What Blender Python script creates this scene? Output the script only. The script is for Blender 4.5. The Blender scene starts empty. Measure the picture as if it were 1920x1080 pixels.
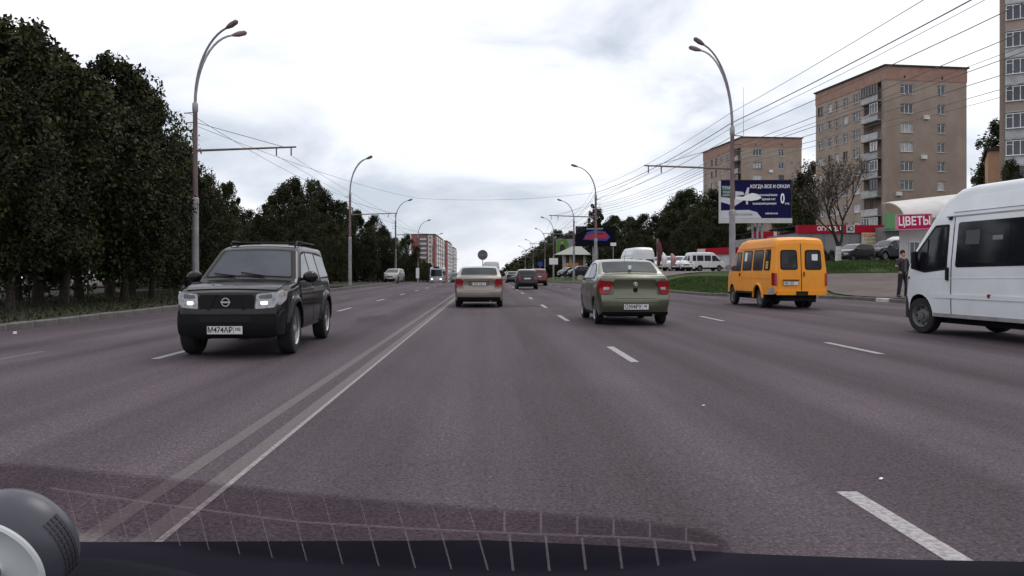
import bpy, bmesh, math, random
from mathutils import Vector, Matrix
random.seed(7)
C = bpy.context.scene.collection
PI = math.pi
rad = math.radians
# ---------------------------------------------------------------- camera, sky, sun, exposure
F = 1500.0; VX = 915.0; VY = 510.0; EYE = 1.25       # focal length and vanishing point in 1920 px units
cam = bpy.data.objects.new('camera', bpy.data.cameras.new('camera')); C.objects.link(cam)
cam.location = (0, 0, EYE); cam.rotation_euler = (rad(90), 0, 0)
cam.data.sensor_width = 36; cam.data.lens = 36 * F / 1920
cam.data.shift_x = (960 - VX) / 1920; cam.data.shift_y = -(540 - VY) / 1920
cam.data.clip_start = 0.05; cam.data.clip_end = 6000
S = bpy.context.scene; S.camera = cam
S.view_settings.view_transform = 'Standard'; S.view_settings.look = 'None'
S.view_settings.exposure = 0.0; S.view_settings.gamma = 1
world = bpy.data.worlds.new('World'); S.world = world; world.use_nodes = True
SUN_EL, SUN_AZ = 52, 25
def build_world():
    nt = world.node_tree; N = nt.nodes; L = nt.links; N.clear()
    out = N.new('ShaderNodeOutputWorld'); bg = N.new('ShaderNodeBackground'); bg.inputs['Strength'].default_value = 0.1
    sky = N.new('ShaderNodeTexSky'); sky.sky_type = 'NISHITA'; sky.sun_disc = False
    sky.sun_elevation = rad(SUN_EL); sky.sun_rotation = rad(SUN_AZ)
    tc = N.new('ShaderNodeTexCoord'); mp = N.new('ShaderNodeMapping'); mp.inputs['Scale'].default_value = (1.0, 1.0, 2.7)
    L.new(tc.outputs['Generated'], mp.inputs['Vector'])
    n1 = N.new('ShaderNodeTexNoise'); n1.inputs['Scale'].default_value = 3.1; n1.inputs['Detail'].default_value = 9
    n1.inputs['Roughness'].default_value = 0.52; n1.inputs['Distortion'].default_value = 0.35
    L.new(mp.outputs[0], n1.inputs['Vector'])
    r1 = N.new('ShaderNodeValToRGB'); e = r1.color_ramp.elements
    e[0].position = 0.36; e[0].color = (6.2, 6.8, 7.8, 1); e[1].position = 0.60; e[1].color = (12.4, 12.3, 12.6, 1)
    m = e.new(0.47); m.color = (9.6, 9.9, 10.7, 1)
    sp = N.new('ShaderNodeSeparateXYZ'); L.new(tc.outputs['Generated'], sp.inputs[0])
    el = N.new('ShaderNodeMapRange'); el.inputs[1].default_value = .05; el.inputs[2].default_value = .36; el.inputs[3].default_value = -.055; el.inputs[4].default_value = .085; L.new(sp.outputs[2], el.inputs[0])
    ad = N.new('ShaderNodeMath'); ad.operation = 'ADD'; L.new(n1.outputs['Fac'], ad.inputs[0]); L.new(el.outputs[0], ad.inputs[1]); L.new(ad.outputs[0], r1.inputs[0])
    mix = N.new('ShaderNodeMix'); mix.data_type = 'RGBA'; mix.inputs[0].default_value = 0.9
    L.new(sky.outputs[0], mix.inputs[6]); L.new(r1.outputs[0], mix.inputs[7])
    L.new(mix.outputs[2], bg.inputs['Color']); L.new(bg.outputs[0], out.inputs['Surface'])
build_world()
sd = bpy.data.lights.new('sun', 'SUN'); sd.energy = 0.8; sd.angle = rad(25); sd.color = (1, .96, .9)
sun = bpy.data.objects.new('sun', sd); C.objects.link(sun)
_d = Vector((math.sin(rad(SUN_AZ)) * math.cos(rad(SUN_EL)), math.cos(rad(SUN_AZ)) * math.cos(rad(SUN_EL)), math.sin(rad(SUN_EL))))
sun.rotation_euler = _d.to_track_quat('Z', 'Y').to_euler()

# ---------------------------------------------------------------- helpers
def mat(name, col, rough=.6, metal=0, spec=.4, coat=0, emit=None, es=0, noise=None, bump=None, alpha=None, rand=0):
    m = bpy.data.materials.new(name); m.use_nodes = True; nt = m.node_tree; b = nt.nodes['Principled BSDF']
    b.inputs['Base Color'].default_value = (*col, 1); b.inputs['Roughness'].default_value = rough
    b.inputs['Metallic'].default_value = metal; b.inputs['Specular IOR Level'].default_value = spec
    b.inputs['Coat Weight'].default_value = coat; b.inputs['Coat Roughness'].default_value = .08
    if emit: b.inputs['Emission Color'].default_value = (*emit, 1); b.inputs['Emission Strength'].default_value = es
    if alpha is not None: b.inputs['Alpha'].default_value = alpha
    N = nt.nodes; L = nt.links
    tc = N.new('ShaderNodeTexCoord')
    if noise:                       # (scale, amount, stretch)
        sc, am = noise[0], noise[1]
        src = tc.outputs['Object']
        if len(noise) > 2:
            mp = N.new('ShaderNodeMapping'); mp.inputs['Scale'].default_value = noise[2]; L.new(src, mp.inputs[0]); src = mp.outputs[0]
        n = N.new('ShaderNodeTexNoise'); n.inputs['Scale'].default_value = sc; n.inputs['Detail'].default_value = 6
        L.new(src, n.inputs['Vector'])
        r = N.new('ShaderNodeMapRange'); r.inputs[1].default_value = .25; r.inputs[2].default_value = .75
        r.inputs[3].default_value = 1 - am; r.inputs[4].default_value = 1 + am; L.new(n.outputs['Fac'], r.inputs[0])
        v = N.new('ShaderNodeVectorMath'); v.operation = 'SCALE'; v.inputs[0].default_value = col
        L.new(r.outputs[0], v.inputs['Scale']); last = v.outputs[0]
        if rand:
            oi = N.new('ShaderNodeObjectInfo'); r2 = N.new('ShaderNodeMapRange'); r2.inputs[3].default_value = 1 - rand; r2.inputs[4].default_value = 1 + rand
            L.new(oi.outputs['Random'], r2.inputs[0]); v2 = N.new('ShaderNodeVectorMath'); v2.operation = 'SCALE'
            L.new(last, v2.inputs[0]); L.new(r2.outputs[0], v2.inputs['Scale']); last = v2.outputs[0]
        L.new(last, b.inputs['Base Color'])
    if bump:
        n2 = N.new('ShaderNodeTexNoise'); n2.inputs['Scale'].default_value = bump[0]; n2.inputs['Detail'].default_value = 5
        L.new(tc.outputs['Object'], n2.inputs['Vector'])
        bp = N.new('ShaderNodeBump'); bp.inputs['Strength'].default_value = bump[1]; bp.inputs['Distance'].default_value = bump[2]
        L.new(n2.outputs['Fac'], bp.inputs['Height']); L.new(bp.outputs[0], b.inputs['Normal'])
    return m
def tag(o, label=None, cat=None, group=None, kind=None):
    if label: o['label'] = label
    if cat: o['category'] = cat
    if group: o['group'] = group
    if kind: o['kind'] = kind
    return o
def empty(name, loc=(0, 0, 0), rz=0, label=None, cat=None, group=None, rot=None):
    o = bpy.data.objects.new(name, None); C.objects.link(o); o.location = loc
    o.rotation_euler = rot if rot else (0, 0, rz); o.empty_display_size = .2
    return tag(o, label, cat, group)
def finish(me, ang=35):
    me.polygons.foreach_set('use_smooth', [True] * len(me.polygons))
    me.set_sharp_from_angle(angle=rad(ang)); me.update()
class MB:
    def __init__(s): s.v = []; s.f = []; s.m = []
    def add(s, vs, fs, mi=0):
        k = len(s.v); s.v += [tuple(p) for p in vs]; s.f += [tuple(i + k for i in f) for f in fs]; s.m += [mi] * len(fs)
    def box(s, x0, x1, y0, y1, z0, z1, mi=0, M=None):
        vs = [Vector((x, y, z)) for z in (z0, z1) for y in (y0, y1) for x in (x0, x1)]
        if M: vs = [M @ v for v in vs]
        s.add(vs, [(0, 2, 3, 1), (4, 5, 7, 6), (0, 1, 5, 4), (2, 6, 7, 3), (0, 4, 6, 2), (1, 3, 7, 5)], mi); return s
    def cbox(s, c, d, mi=0, M=None):
        return s.box(c[0]-d[0]/2, c[0]+d[0]/2, c[1]-d[1]/2, c[1]+d[1]/2, c[2]-d[2]/2, c[2]+d[2]/2, mi, M)
    def tube(s, pts, r, n=8, mi=0, cap=True):
        pts = [Vector(p) for p in pts]; rs = r if isinstance(r, (list, tuple)) else [r] * len(pts)
        vs = []; up = None
        for i, p in enumerate(pts):
            d = (pts[min(i + 1, len(pts) - 1)] - pts[max(i - 1, 0)]).normalized()
            if up is None: up = Vector((0, 0, 1)) if abs(d.z) < .9 else Vector((1, 0, 0))
            a = d.cross(up).normalized(); b = a.cross(d).normalized(); up = b
            for k in range(n):
                t = 2 * PI * k / n; vs.append(p + (a * math.cos(t) + b * math.sin(t)) * rs[i])
        fs = [(i * n + k, i * n + (k + 1) % n, (i + 1) * n + (k + 1) % n, (i + 1) * n + k) for i in range(len(pts) - 1) for k in range(n)]
        if cap: fs += [tuple(range(n))[::-1], tuple(range((len(pts) - 1) * n, len(pts) * n))]
        s.add(vs, fs, mi); return s
    def lathe(s, prof, n=24, axis='X', c=(0, 0, 0), mi=0):     # prof: (radius, along axis)
        vs = []; c = Vector(c)
        for r, a in prof:
            for k in range(n):
                t = 2 * PI * k / n; p, q = r * math.cos(t), r * math.sin(t)
                vs.append(c + Vector({'X': (a, p, q), 'Y': (q, a, p), 'Z': (p, q, a)}[axis]))
        m = len(prof)
        fs = [(i * n + k, i * n + (k + 1) % n, (i + 1) * n + (k + 1) % n, (i + 1) * n + k) for i in range(m - 1) for k in range(n)]
        s.add(vs, fs, mi); return s
    def prism(s, poly, M, d, mi=0):       # poly 2D in (x,z) of M, depth d along +y of M
        n = len(poly); vs = [M @ Vector((p[0], 0, p[1])) for p in poly] + [M @ Vector((p[0], d, p[1])) for p in poly]
        s.add(vs, [tuple(range(n)), tuple(range(n, 2 * n))[::-1]] + [(i, i + n, (i + 1) % n + n, (i + 1) % n) for i in range(n)], mi); return s
    def mesh(s, name, mats, ang=35, smooth=True):
        me = bpy.data.meshes.new(name); me.from_pydata(s.v, [], s.f)
        for m in (mats if isinstance(mats, (list, tuple)) else [mats]): me.materials.append(m)
        if any(s.m): me.polygons.foreach_set('material_index', s.m)
        me.validate(); me.update()
        bm = bmesh.new(); bm.from_mesh(me); bmesh.ops.recalc_face_normals(bm, faces=bm.faces); bm.to_mesh(me); bm.free()
        if smooth: finish(me, ang)
        return me
    def build(s, name, mats, parent=None, ang=35, smooth=True, **kw):
        return link(name, s.mesh(name, mats, ang, smooth), parent, **kw)
def link(name, me, parent=None, loc=None, rot=None, **kw):
    o = bpy.data.objects.new(name, me); C.objects.link(o)
    if parent: o.parent = parent
    if loc: o.location = loc
    if rot: o.rotation_euler = rot
    return tag(o, **kw)
KIDS = {}
def dup(o, parent=None):
    c = o.copy(); C.objects.link(c); c.parent = parent
    for ch in [x for x in list(bpy.data.objects) if x.parent == o]: dup(ch, c)
    return c
def interp(pts):
    def f(x):
        if x <= pts[0][0]: return pts[0][1]
        for (a, b), (c, d) in zip(pts, pts[1:]):
            if x <= c: return b + (d - b) * (x - a) / (c - a) if c > a else d
        return pts[-1][1]
    return f
def sm(t): t = max(0, min(1, t)); return t * t * (3 - 2 * t)
def rpoly(pts, r, n=4):
    out = []; m = len(pts)
    for i in range(m):
        p = Vector(pts[i]); a = Vector(pts[i - 1]); b = Vector(pts[(i + 1) % m])
        rr = min(r, (a - p).length * .45, (b - p).length * .45)
        p0 = p + (a - p).normalized() * rr; p1 = p + (b - p).normalized() * rr
        for k in range(n + 1):
            t = k / n; q = p0 * (1 - t) ** 2 + p * 2 * t * (1 - t) + p1 * t * t; out.append((q.x, q.y))
    return out
def textobj(body, size, parent, m, loc=(0, 0, 0), rot=(PI/2, 0, 0), name='lettering', align='CENTER', sx=1, ext=.002, bold=0):
    cu = bpy.data.curves.new('t', 'FONT'); cu.body = body; cu.size = size; cu.align_x = align; cu.align_y = 'CENTER'
    cu.extrude = ext; cu.resolution_u = 2; cu.offset = bold
    o = bpy.data.objects.new('t', cu); C.objects.link(o); dg = bpy.context.evaluated_depsgraph_get()
    me = bpy.data.meshes.new_from_object(o.evaluated_get(dg)); bpy.data.objects.remove(o); me.name = name
    me.materials.clear(); me.materials.append(m)
    q = link(name, me, parent, loc, rot); q.scale = (sx, 1, 1); return q

# ---------------------------------------------------------------- terrain height functions
road_z = interp([(-50, 0), (85, 0), (110, -.22), (156, -.95), (220, -1.9), (300, -2.8), (450, -4.6), (700, -7.4), (1500, -16.5), (3000, -33)])
kerb_x = interp([(-50, 16.6), (32, 16.6), (36.5, 16.3), (38.6, 15.2), (40.2, 12.6), (42, 11.4), (50, 10.95), (75, 10.3), (120, 9.6), (400, 9.4), (1500, 9.4)])
KL = -10.2
CP = [(19.4, 37, .22), (23, 48, 1.0), (27, 56, 1.85), (14.1, 55, .72), (18, 70, 1.15), (27, 52, 1.5), (30, 65, 2.0), (40, 30, .9), (22, 25, .35),
      (60, 60, 2.5), (58, 116, 2.6), (20, 120, .9), (14, 200, .8), (60, 200, 3), (20, 8, .2), (13, 100, .3), (12, 62, .35), (24, 90, 1.4), (30, 48, 1.1),
      (55, 20, 1.0), (21, 42, .5), (33, 56, 1.95), (37, 60, 1.95), (110, 110, 3), (14, 48, .35)]
def gz(x, y):
    r = road_z(y)
    if x > kerb_x(y):
        d = x - kerb_x(y); sw = sh = 0
        for a, b, h in CP:
            w = 1 / ((x - a) ** 2 + (y - b) ** 2 + 1.5) ** 2; sw += w; sh += w * h
        far = 1 - sm((y - 250) / 200)
        return r + .13 + sm(d / 3.5) * sh / sw * far
    if x < KL: return r + .13
    return r
def PX(px, Z): return (px - VX) * Z / F                 # lateral metres of a picture column at a distance
def HZ(py, Z): return EYE - (py - VY) * Z / F           # height of a picture row at a distance

# ---------------------------------------------------------------- materials
M = {}
M['black'] = mat('black_plastic', (.008, .0075, .009), .6, spec=.18)
M['rubber'] = mat('rubber', (.016, .015, .016), .85, noise=(9, .3))
M['glass'] = mat('car_glass', (.010, .012, .016), .06, spec=.32)
M['glassrear'] = mat('rear_glass', (.030, .042, .046), .3, spec=.03, noise=(2.2, .5))
M['glass2'] = mat('tinted_glass', (.022, .022, .028), .1, spec=.22, noise=(3.5, .8))
M['screen'] = mat('windscreen_glass', (.045, .05, .062), .12, spec=.45, noise=(1.6, .5))
M['chrome'] = mat('chrome', (.6, .6, .62), .22, metal=1)
M['rim'] = mat('alloy', (.42, .42, .44), .38, metal=.8, noise=(8, .3))
M['steel'] = mat('steel_rim', (.14, .14, .15), .55, metal=.4, noise=(6, .3))
M['red'] = mat('tail_red', (.26, .006, .012), .15, coat=.5, noise=(14, .35))
M['clear'] = mat('clear_lens', (.34, .34, .36), .12, coat=.8, noise=(16, .5))
M['amber'] = mat('amber_lens', (.5, .16, .02), .2)
M['plate'] = mat('plate_white', (.62, .62, .62), .5, noise=(30, .12))
M['ink'] = mat('plate_ink', (.02, .02, .025), .6)
M['under'] = mat('underbody', (.01, .01, .011), .9)
M['lamp_on'] = mat('lit_lamp', (.9, .9, .85), .2, emit=(1, .97, .86), es=1.8)
M['white'] = mat('white_print', (.78, .78, .8), .5)
M['galv'] = mat('galvanised', (.30, .29, .30), .6, metal=.25, noise=(3, .3))
M['concrete'] = mat('concrete', (.34, .325, .32), .85, noise=(2.5, .25, (1, 1, .4)), bump=(40, .3, .01))
M['rustpole'] = mat('weathered_pole', (.17, .12, .12), .8, noise=(3, .4, (1, 1, .3)))
# ---------------------------------------------------------------- ground, road
def sheet(name, xs, ys, zf, m, label=None, xfun=None, kind='structure'):
    vs = []; fs = []
    for y in ys:
        for i, x in enumerate(xs):
            X = xfun(x, y) if xfun else x
            vs.append((X, y, zf(X, y)))
    n = len(xs)
    for j in range(len(ys) - 1):
        for i in range(n - 1): fs.append((j * n + i, j * n + i + 1, (j + 1) * n + i + 1, (j + 1) * n + i))
    me = bpy.data.meshes.new(name); me.from_pydata(vs, [], fs); me.materials.append(m); finish(me, 60)
    return link(name, me, kind=kind)
def asphalt_mat():
    m = bpy.data.materials.new('asphalt'); m.use_nodes = True; nt = m.node_tree; N = nt.nodes; L = nt.links; b = N['Principled BSDF']
    tc = N.new('ShaderNodeTexCoord')
    def noise(scale, detail=4, st=None, rough=.55, dist=0):
        n = N.new('ShaderNodeTexNoise'); n.inputs['Scale'].default_value = scale; n.inputs['Detail'].default_value = detail
        n.inputs['Roughness'].default_value = rough; n.inputs['Distortion'].default_value = dist
        if st:
            mp = N.new('ShaderNodeMapping'); mp.inputs['Scale'].default_value = st; L.new(tc.outputs['Object'], mp.inputs[0]); L.new(mp.outputs[0], n.inputs['Vector'])
        else: L.new(tc.outputs['Object'], n.inputs['Vector'])
        return n.outputs['Fac']
    def rng(s, a, b_, c, d):
        r = N.new('ShaderNodeMapRange'); r.inputs[1].default_value = a; r.inputs[2].default_value = b_; r.inputs[3].default_value = c; r.inputs[4].default_value = d
        L.new(s, r.inputs[0]); return r.outputs[0]
    def mul(a, c):
        q = N.new('ShaderNodeMath'); q.operation = 'MULTIPLY'; L.new(a, q.inputs[0]); L.new(c, q.inputs[1]); return q.outputs[0]
    grain = rng(noise(42, 4, rough=.75), .3, .72, .30, 1.95)
    spk = mul(rng(noise(75, 2, rough=.8), .60, .72, 1, 3.2), rng(noise(13, 4, rough=.7), .3, .7, .82, 1.18))
    patch = rng(noise(.33, 6, (1, .30, 1), dist=.6), .32, .68, .80, 1.20)
    streak = rng(noise(1.0, 4, (1.1, .025, 1)), .32, .68, .74, 1.28)
    # wheel tracks: lighter polished bands along the lanes
    sep = N.new('ShaderNodeSeparateXYZ'); L.new(tc.outputs['Object'], sep.inputs[0])
    s1 = N.new('ShaderNodeMath'); s1.operation = 'MULTIPLY'; s1.inputs[1].default_value = 2 * PI / 1.77; L.new(sep.outputs[0], s1.inputs[0])
    s2 = N.new('ShaderNodeMath'); s2.operation = 'COSINE'; L.new(s1.outputs[0], s2.inputs[0])
    track = rng(s2.outputs[0], -1, 1, .88, 1.12)
    tot = mul(mul(mul(grain, spk), mul(patch, streak)), track)
    # cracks: thin dark lines
    vo = N.new('ShaderNodeTexVoronoi'); vo.feature = 'DISTANCE_TO_EDGE'; vo.inputs['Scale'].default_value = .22
    mp = N.new('ShaderNodeMapping'); mp.inputs['Scale'].default_value = (1, .55, 1)
    nn = N.new('ShaderNodeTexNoise'); nn.inputs['Scale'].default_value = .8; nn.inputs['Detail'].default_value = 6; L.new(tc.outputs['Object'], nn.inputs['Vector'])
    va = N.new('ShaderNodeVectorMath'); va.operation = 'MULTIPLY_ADD'; va.inputs[1].default_value = (2.2, 2.2, 0)
    L.new(nn.outputs['Color'], va.inputs[0]); L.new(tc.outputs['Object'], va.inputs[2]); L.new(va.outputs[0], mp.inputs[0]); L.new(mp.outputs[0], vo.inputs['Vector'])
    crack = rng(vo.outputs['Distance'], .0, .004, .86, 1)
    tot = mul(tot, crack)
    v = N.new('ShaderNodeVectorMath'); v.operation = 'SCALE'; v.inputs[0].default_value = (.068, .0535, .0625); L.new(tot, v.inputs['Scale'])
    L.new(v.outputs[0], b.inputs['Base Color']); b.inputs['Roughness'].default_value = .85; b.inputs['Specular IOR Level'].default_value = .13
    bp = N.new('ShaderNodeBump'); bp.inputs['Strength'].default_value = .5; bp.inputs['Distance'].default_value = .006; L.new(noise(70, 3), bp.inputs['Height']); L.new(bp.outputs[0], b.inputs['Normal'])
    return m
def two_tone(name, c1, c2, scale, lo=.4, hi=.6, rough=.9, bump=None, fine=None):
    m = bpy.data.materials.new(name); m.use_nodes = True; nt = m.node_tree; N = nt.nodes; L = nt.links; b = N['Principled BSDF']
    tc = N.new('ShaderNodeTexCoord'); n = N.new('ShaderNodeTexNoise'); n.inputs['Scale'].default_value = scale; n.inputs['Detail'].default_value = 8; n.inputs['Roughness'].default_value = .65
    L.new(tc.outputs['Object'], n.inputs['Vector']); r = N.new('ShaderNodeValToRGB'); e = r.color_ramp.elements
    e[0].position = lo; e[0].color = (*c1, 1); e[1].position = hi; e[1].color = (*c2, 1); L.new(n.outputs['Fac'], r.inputs[0])
    last = r.outputs[0]
    if fine:
        n3 = N.new('ShaderNodeTexNoise'); n3.inputs['Scale'].default_value = fine[0]; n3.inputs['Detail'].default_value = 3; L.new(tc.outputs['Object'], n3.inputs['Vector'])
        r3 = N.new('ShaderNodeMapRange'); r3.inputs[1].default_value = .3; r3.inputs[2].default_value = .7; r3.inputs[3].default_value = 1 - fine[1]; r3.inputs[4].default_value = 1 + fine[1]
        L.new(n3.outputs['Fac'], r3.inputs[0]); v = N.new('ShaderNodeVectorMath'); v.operation = 'SCALE'; L.new(last, v.inputs[0]); L.new(r3.outputs[0], v.inputs['Scale']); last = v.outputs[0]
    L.new(last, b.inputs['Base Color']); b.inputs['Roughness'].default_value = rough; b.inputs['Specular IOR Level'].default_value = .25
    if bump:
        n2 = N.new('ShaderNodeTexNoise'); n2.inputs['Scale'].default_value = bump[0]; n2.inputs['Detail'].default_value = 4; L.new(tc.outputs['Object'], n2.inputs['Vector'])
        bp = N.new('ShaderNodeBump'); bp.inputs['Strength'].default_value = bump[1]; bp.inputs['Distance'].default_value = bump[2]; L.new(n2.outputs['Fac'], bp.inputs['Height']); L.new(bp.outputs[0], b.inputs['Normal'])
    return m
M['asphalt'] = asphalt_mat()
M['grass'] = two_tone('grass_ground', (.026, .046, .009), (.046, .074, .014), .9, bump=(25, .6, .05), fine=(14, .35))
M['soil'] = two_tone('soil', (.030, .024, .021), (.022, .026, .012), .7, bump=(20, .5, .04), fine=(10, .3))
M['pave'] = two_tone('paving', (.095, .073, .070), (.125, .098, .093), .5, bump=(40, .3, .01), fine=(20, .18))
M['lot'] = two_tone('lot_asphalt', (.12, .105, .10), (.18, .158, .15), .4, fine=(20, .2))
M['kerb'] = two_tone('kerb_stone', (.10, .09, .088), (.17, .155, .15), 1.3, bump=(30, .4, .01))
M['kerbw'] = two_tone('kerb_white', (.42, .41, .41), (.62, .61, .61), 3)
M['paint'] = two_tone('road_paint', (.19, .175, .18), (.40, .38, .39), 26, .36, .60, rough=.7)
M['paint_mid'] = two_tone('faded_paint', (.15, .135, .137), (.33, .30, .305), 28, .36, .6, rough=.75)
M['paint_old'] = two_tone('worn_paint', (.088, .072, .076), (.145, .124, .127), 34, .35, .65, rough=.75)
def frange(a, b, n): return [a + (b - a) * i / n for i in range(n + 1)]
ys = frange(-30, 140, 85) + frange(145, 300, 16) + frange(330, 700, 14) + frange(760, 2600, 18)
sheet('ground', frange(-60, KL - .12, 2) and [-2600, -1200, -500, -200, -100, KL - .15, KL + .4, 0, 8, 10, 14, 16, 40, 100, 200, 500, 1200, 2600], ys,
      lambda x, y: road_z(y) - (.35 if KL <= x else -.125) if x < 9 else road_z(y) - .35, M['soil'])
tag(bpy.data.objects['ground'], 'dark soil ground beyond the left kerb under the trees')
sheet('road', [KL + .01, -6, -1.7, 2, 6, 9], ys, lambda x, y: road_z(y), M['asphalt'], xfun=lambda x, y: x if x < 8.9 else kerb_x(y))
vys = [y for y in ys if y < 36] + frange(36, 60, 40)[0:] + [y for y in ys if y > 60]
ds = [0, .25, .8, 1.5, 2.5, 3.6, 5, 7, 9, 11.5, 14, 17, 20, 24, 30, 36, 45, 60, 90, 150, 300, 900]
sheet('grass_verge', ds, vys, lambda x, y: gz(x, y) if x > kerb_x(y) + .1 else road_z(y) + .13, M['grass'], xfun=lambda d, y: kerb_x(y) + .2 + d)
sheet('pavement', frange(0, 60, 30), [y for y in frange(-25, 48, 60)], lambda x, y: gz(x, y) + .05, M['pave'], xfun=lambda d, y: max(kerb_x(y), 16.3 if y > 37 else 0) + .25 + d)
sheet('path', frange(0, 1, 16), frange(57, 60.5, 3), lambda x, y: gz(x, y) + .06, M['lot'], xfun=lambda t, y: kerb_x(y) + .25 + t * 17)
sheet('parking_lot', frange(17, 60, 20), frange(58.5, 69, 10), lambda x, y: gz(x, y) + .03, M['lot'], xfun=lambda x, y: max(x, 24 + (y - 58) * .2))
sheet('parking_lot', frange(0, 1, 16), frange(66, 100, 18), lambda x, y: gz(x, y) + .045, M['lot'], xfun=lambda t, y: 14.5 + t * 9)
# road markings
def stripe(x0, x1, y0, y1, m, name='road_marking', skew=0, dz=.002):
    n = max(2, int((y1 - y0) / 8)); mb = MB(); vs = []; y0 = max(y0, -20)
    for i in range(n + 1):
        y = y0 + (y1 - y0) * i / n; vs += [(x0, y, road_z(y) + dz), (x1, y, road_z(y) + dz)]
    mb.add(vs, [(2 * i, 2 * i + 1, 2 * i + 3, 2 * i + 2) for i in range(n)])
    return mb.build(name, m, smooth=False, kind='structure')
stripe(-1.66, -1.548, -5, 700, M['paint_old'], 'centre_line'); stripe(-1.545, -1.505, -5, 700, M['paint_mid'], 'centre_line'); stripe(-1.93, -1.82, -5, 700, M['paint_old'], 'centre_line')
for a, b in [(3.45, 4.55), (11.1, 13.4), (20.4, 23.1), (28, 30.6), (37, 39.5), (46, 48.5)] + [(55 + 9 * k, 57.5 + 9 * k) for k in range(24)]:
    stripe(1.98, 2.10, a, b, M['paint'])
for a, b in [(12.2, 14.2), (20.4, 22.6)] + [(31 + 9 * k, 33.3 + 9 * k) for k in range(10)]: stripe(5.94, 6.06, a, b, M['paint'])
for a, b in [(11.5, 12.9), (11.5 + 9, 13.6 + 9)] + [(25.5 + 9 * k, 28 + 9 * k) for k in range(10)]: stripe(-4.85, -4.73, a, b, M['paint'])
for a, b in [(2.5, 4.5), (10.9, 12.6)] + [(20 + 9 * k, 22 + 9 * k) for k in range(10)]: stripe(-7.06, -6.94, a, b, M['paint_old'])
mb = MB(); R_ = random.Random(2)      # old tar patches let into the asphalt
M['tar'] = mat('tar_patch', (.046, .036, .043), .8, spec=.12, noise=(6, .35))
for (cx, cy, rx, ry) in ((1.3, 29.3, 1.0, .7), (-3.1, 21.5, .35, 1.6)):
    pl = []
    for k in range(22):
        a = 2 * PI * k / 22; q = 1 + R_.uniform(-.22, .22); pl.append((cx + rx * q * math.cos(a), cy + ry * q * math.sin(a), .0012))
    mb = MB(); mb.add(pl, [tuple(range(22))]); mb.build('tar_patch', M['tar'], smooth=False, kind='structure')
# kerbs: single stones near, joined far
def kerb(name, label, xf, side, ya, yb, yfar, white=()):
    root = empty(name, (0, 0, 0), label=label, cat='kerb'); me = {}
    y = ya; k = 0; cache = {}
    while y < yb:
        x0, x1 = xf(y), xf(y + .99); L_ = math.hypot(x1 - x0, .99)
        m = M['kerbw'] if k in white else M['kerb']
        key = (round(L_, 1), m.name)
        if key not in cache:
            mb = MB(); l = key[0] - .02
            mb.add([(0, 0, -.1), (.2 * side, 0, -.1), (.2 * side, 0, .15), (.02 * side, 0, .15), (0, 0, .13), (0, l, -.1), (.2 * side, l, -.1), (.2 * side, l, .15), (.02 * side, l, .15), (0, l, .13)],
                   [(0, 1, 2, 3, 4), (5, 6, 7, 8, 9), (0, 5, 6, 1), (1, 6, 7, 2), (2, 7, 8, 3), (3, 8, 9, 4), (4, 9, 5, 0)])
            cache[key] = mb.mesh('kerb_stone', m, smooth=False)
        o = link('kerb_stone', cache[key], root, (x0, y, road_z(y) + random.uniform(-.008, .008)), (0, 0, -math.atan2(x1 - x0, .99)))
        dy = key[0] * .99 / L_; y += dy; k += 1
    mb = MB(); vs = []; n = 0
    while y < yfar:
        x = xf(y); z = road_z(y); vs += [(x, y, z - .1), (x, y, z + .14), (x + .2 * side, y, z + .15), (x + .2 * side, y, z - .1)]; n += 1; y += 2 if y < 120 else 20
    mb.add(vs, [(4 * i + a, 4 * i + a + 1, 4 * i + a + 5, 4 * i + a + 4) for i in range(n - 1) for a in range(3)])
    mb.build('kerb_run', M['kerb'], root, smooth=False, kind='stuff')
    return root
kerb('kerb', 'grey kerb of single stones along the left verge under the trees', lambda y: KL, -1, 8, 45, 700)
kerb('kerb', 'grey kerb with one white painted stone beside the right hand pavement', kerb_x, 1, 12, 70, 700, white=(21,))
# grass tufts on the right bank
def tufts(name, label, n, pick, m, h):
    vs = []; fs = []
    for i in range(n):
        x, y = pick(); z = gz(x, y); a = random.uniform(0, PI); w = random.uniform(.02, .05); hh = h * random.uniform(.5, 1.3)
        dx, dy = math.cos(a) * w, math.sin(a) * w; k = len(vs); lx, ly = random.uniform(-.08, .08), random.uniform(-.08, .08)
        vs += [(x - dx, y - dy, z), (x + dx, y + dy, z), (x + lx, y + ly, z + hh)]; fs.append((k, k + 1, k + 2))
    me = bpy.data.meshes.new(name); me.from_pydata(vs, [], fs); me.materials.append(m)
    return link(name, me, label=label, cat='grass', kind='stuff')
def p1():
    while True:
        x, y = random.uniform(11, 24), random.uniform(41, 57)
        if x > kerb_x(y) + .3 and not (y < 48 and x > 16.3): return x, y
M['blade'] = mat('grass_blade', (.042, .078, .013), .8, noise=(.8, .4))
tufts('grass', 'short green grass growing on the verge left of the orange minibus', 26000, p1, M['blade'], .12)
tufts('grass', 'green grass on the sloping bank below the parked dark cars', 26000, lambda: (random.uniform(17, 46), random.uniform(48.1, 58.3)), M['blade'], .14)
def p3(): return random.uniform(-20, -10.6), random.uniform(17, 60)
tufts('grass', 'sparse dark grass on the left verge under the trees', 14000, p3, mat('dry_blade', (.04, .045, .02), .85, noise=(.8, .4)), .09)
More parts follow.
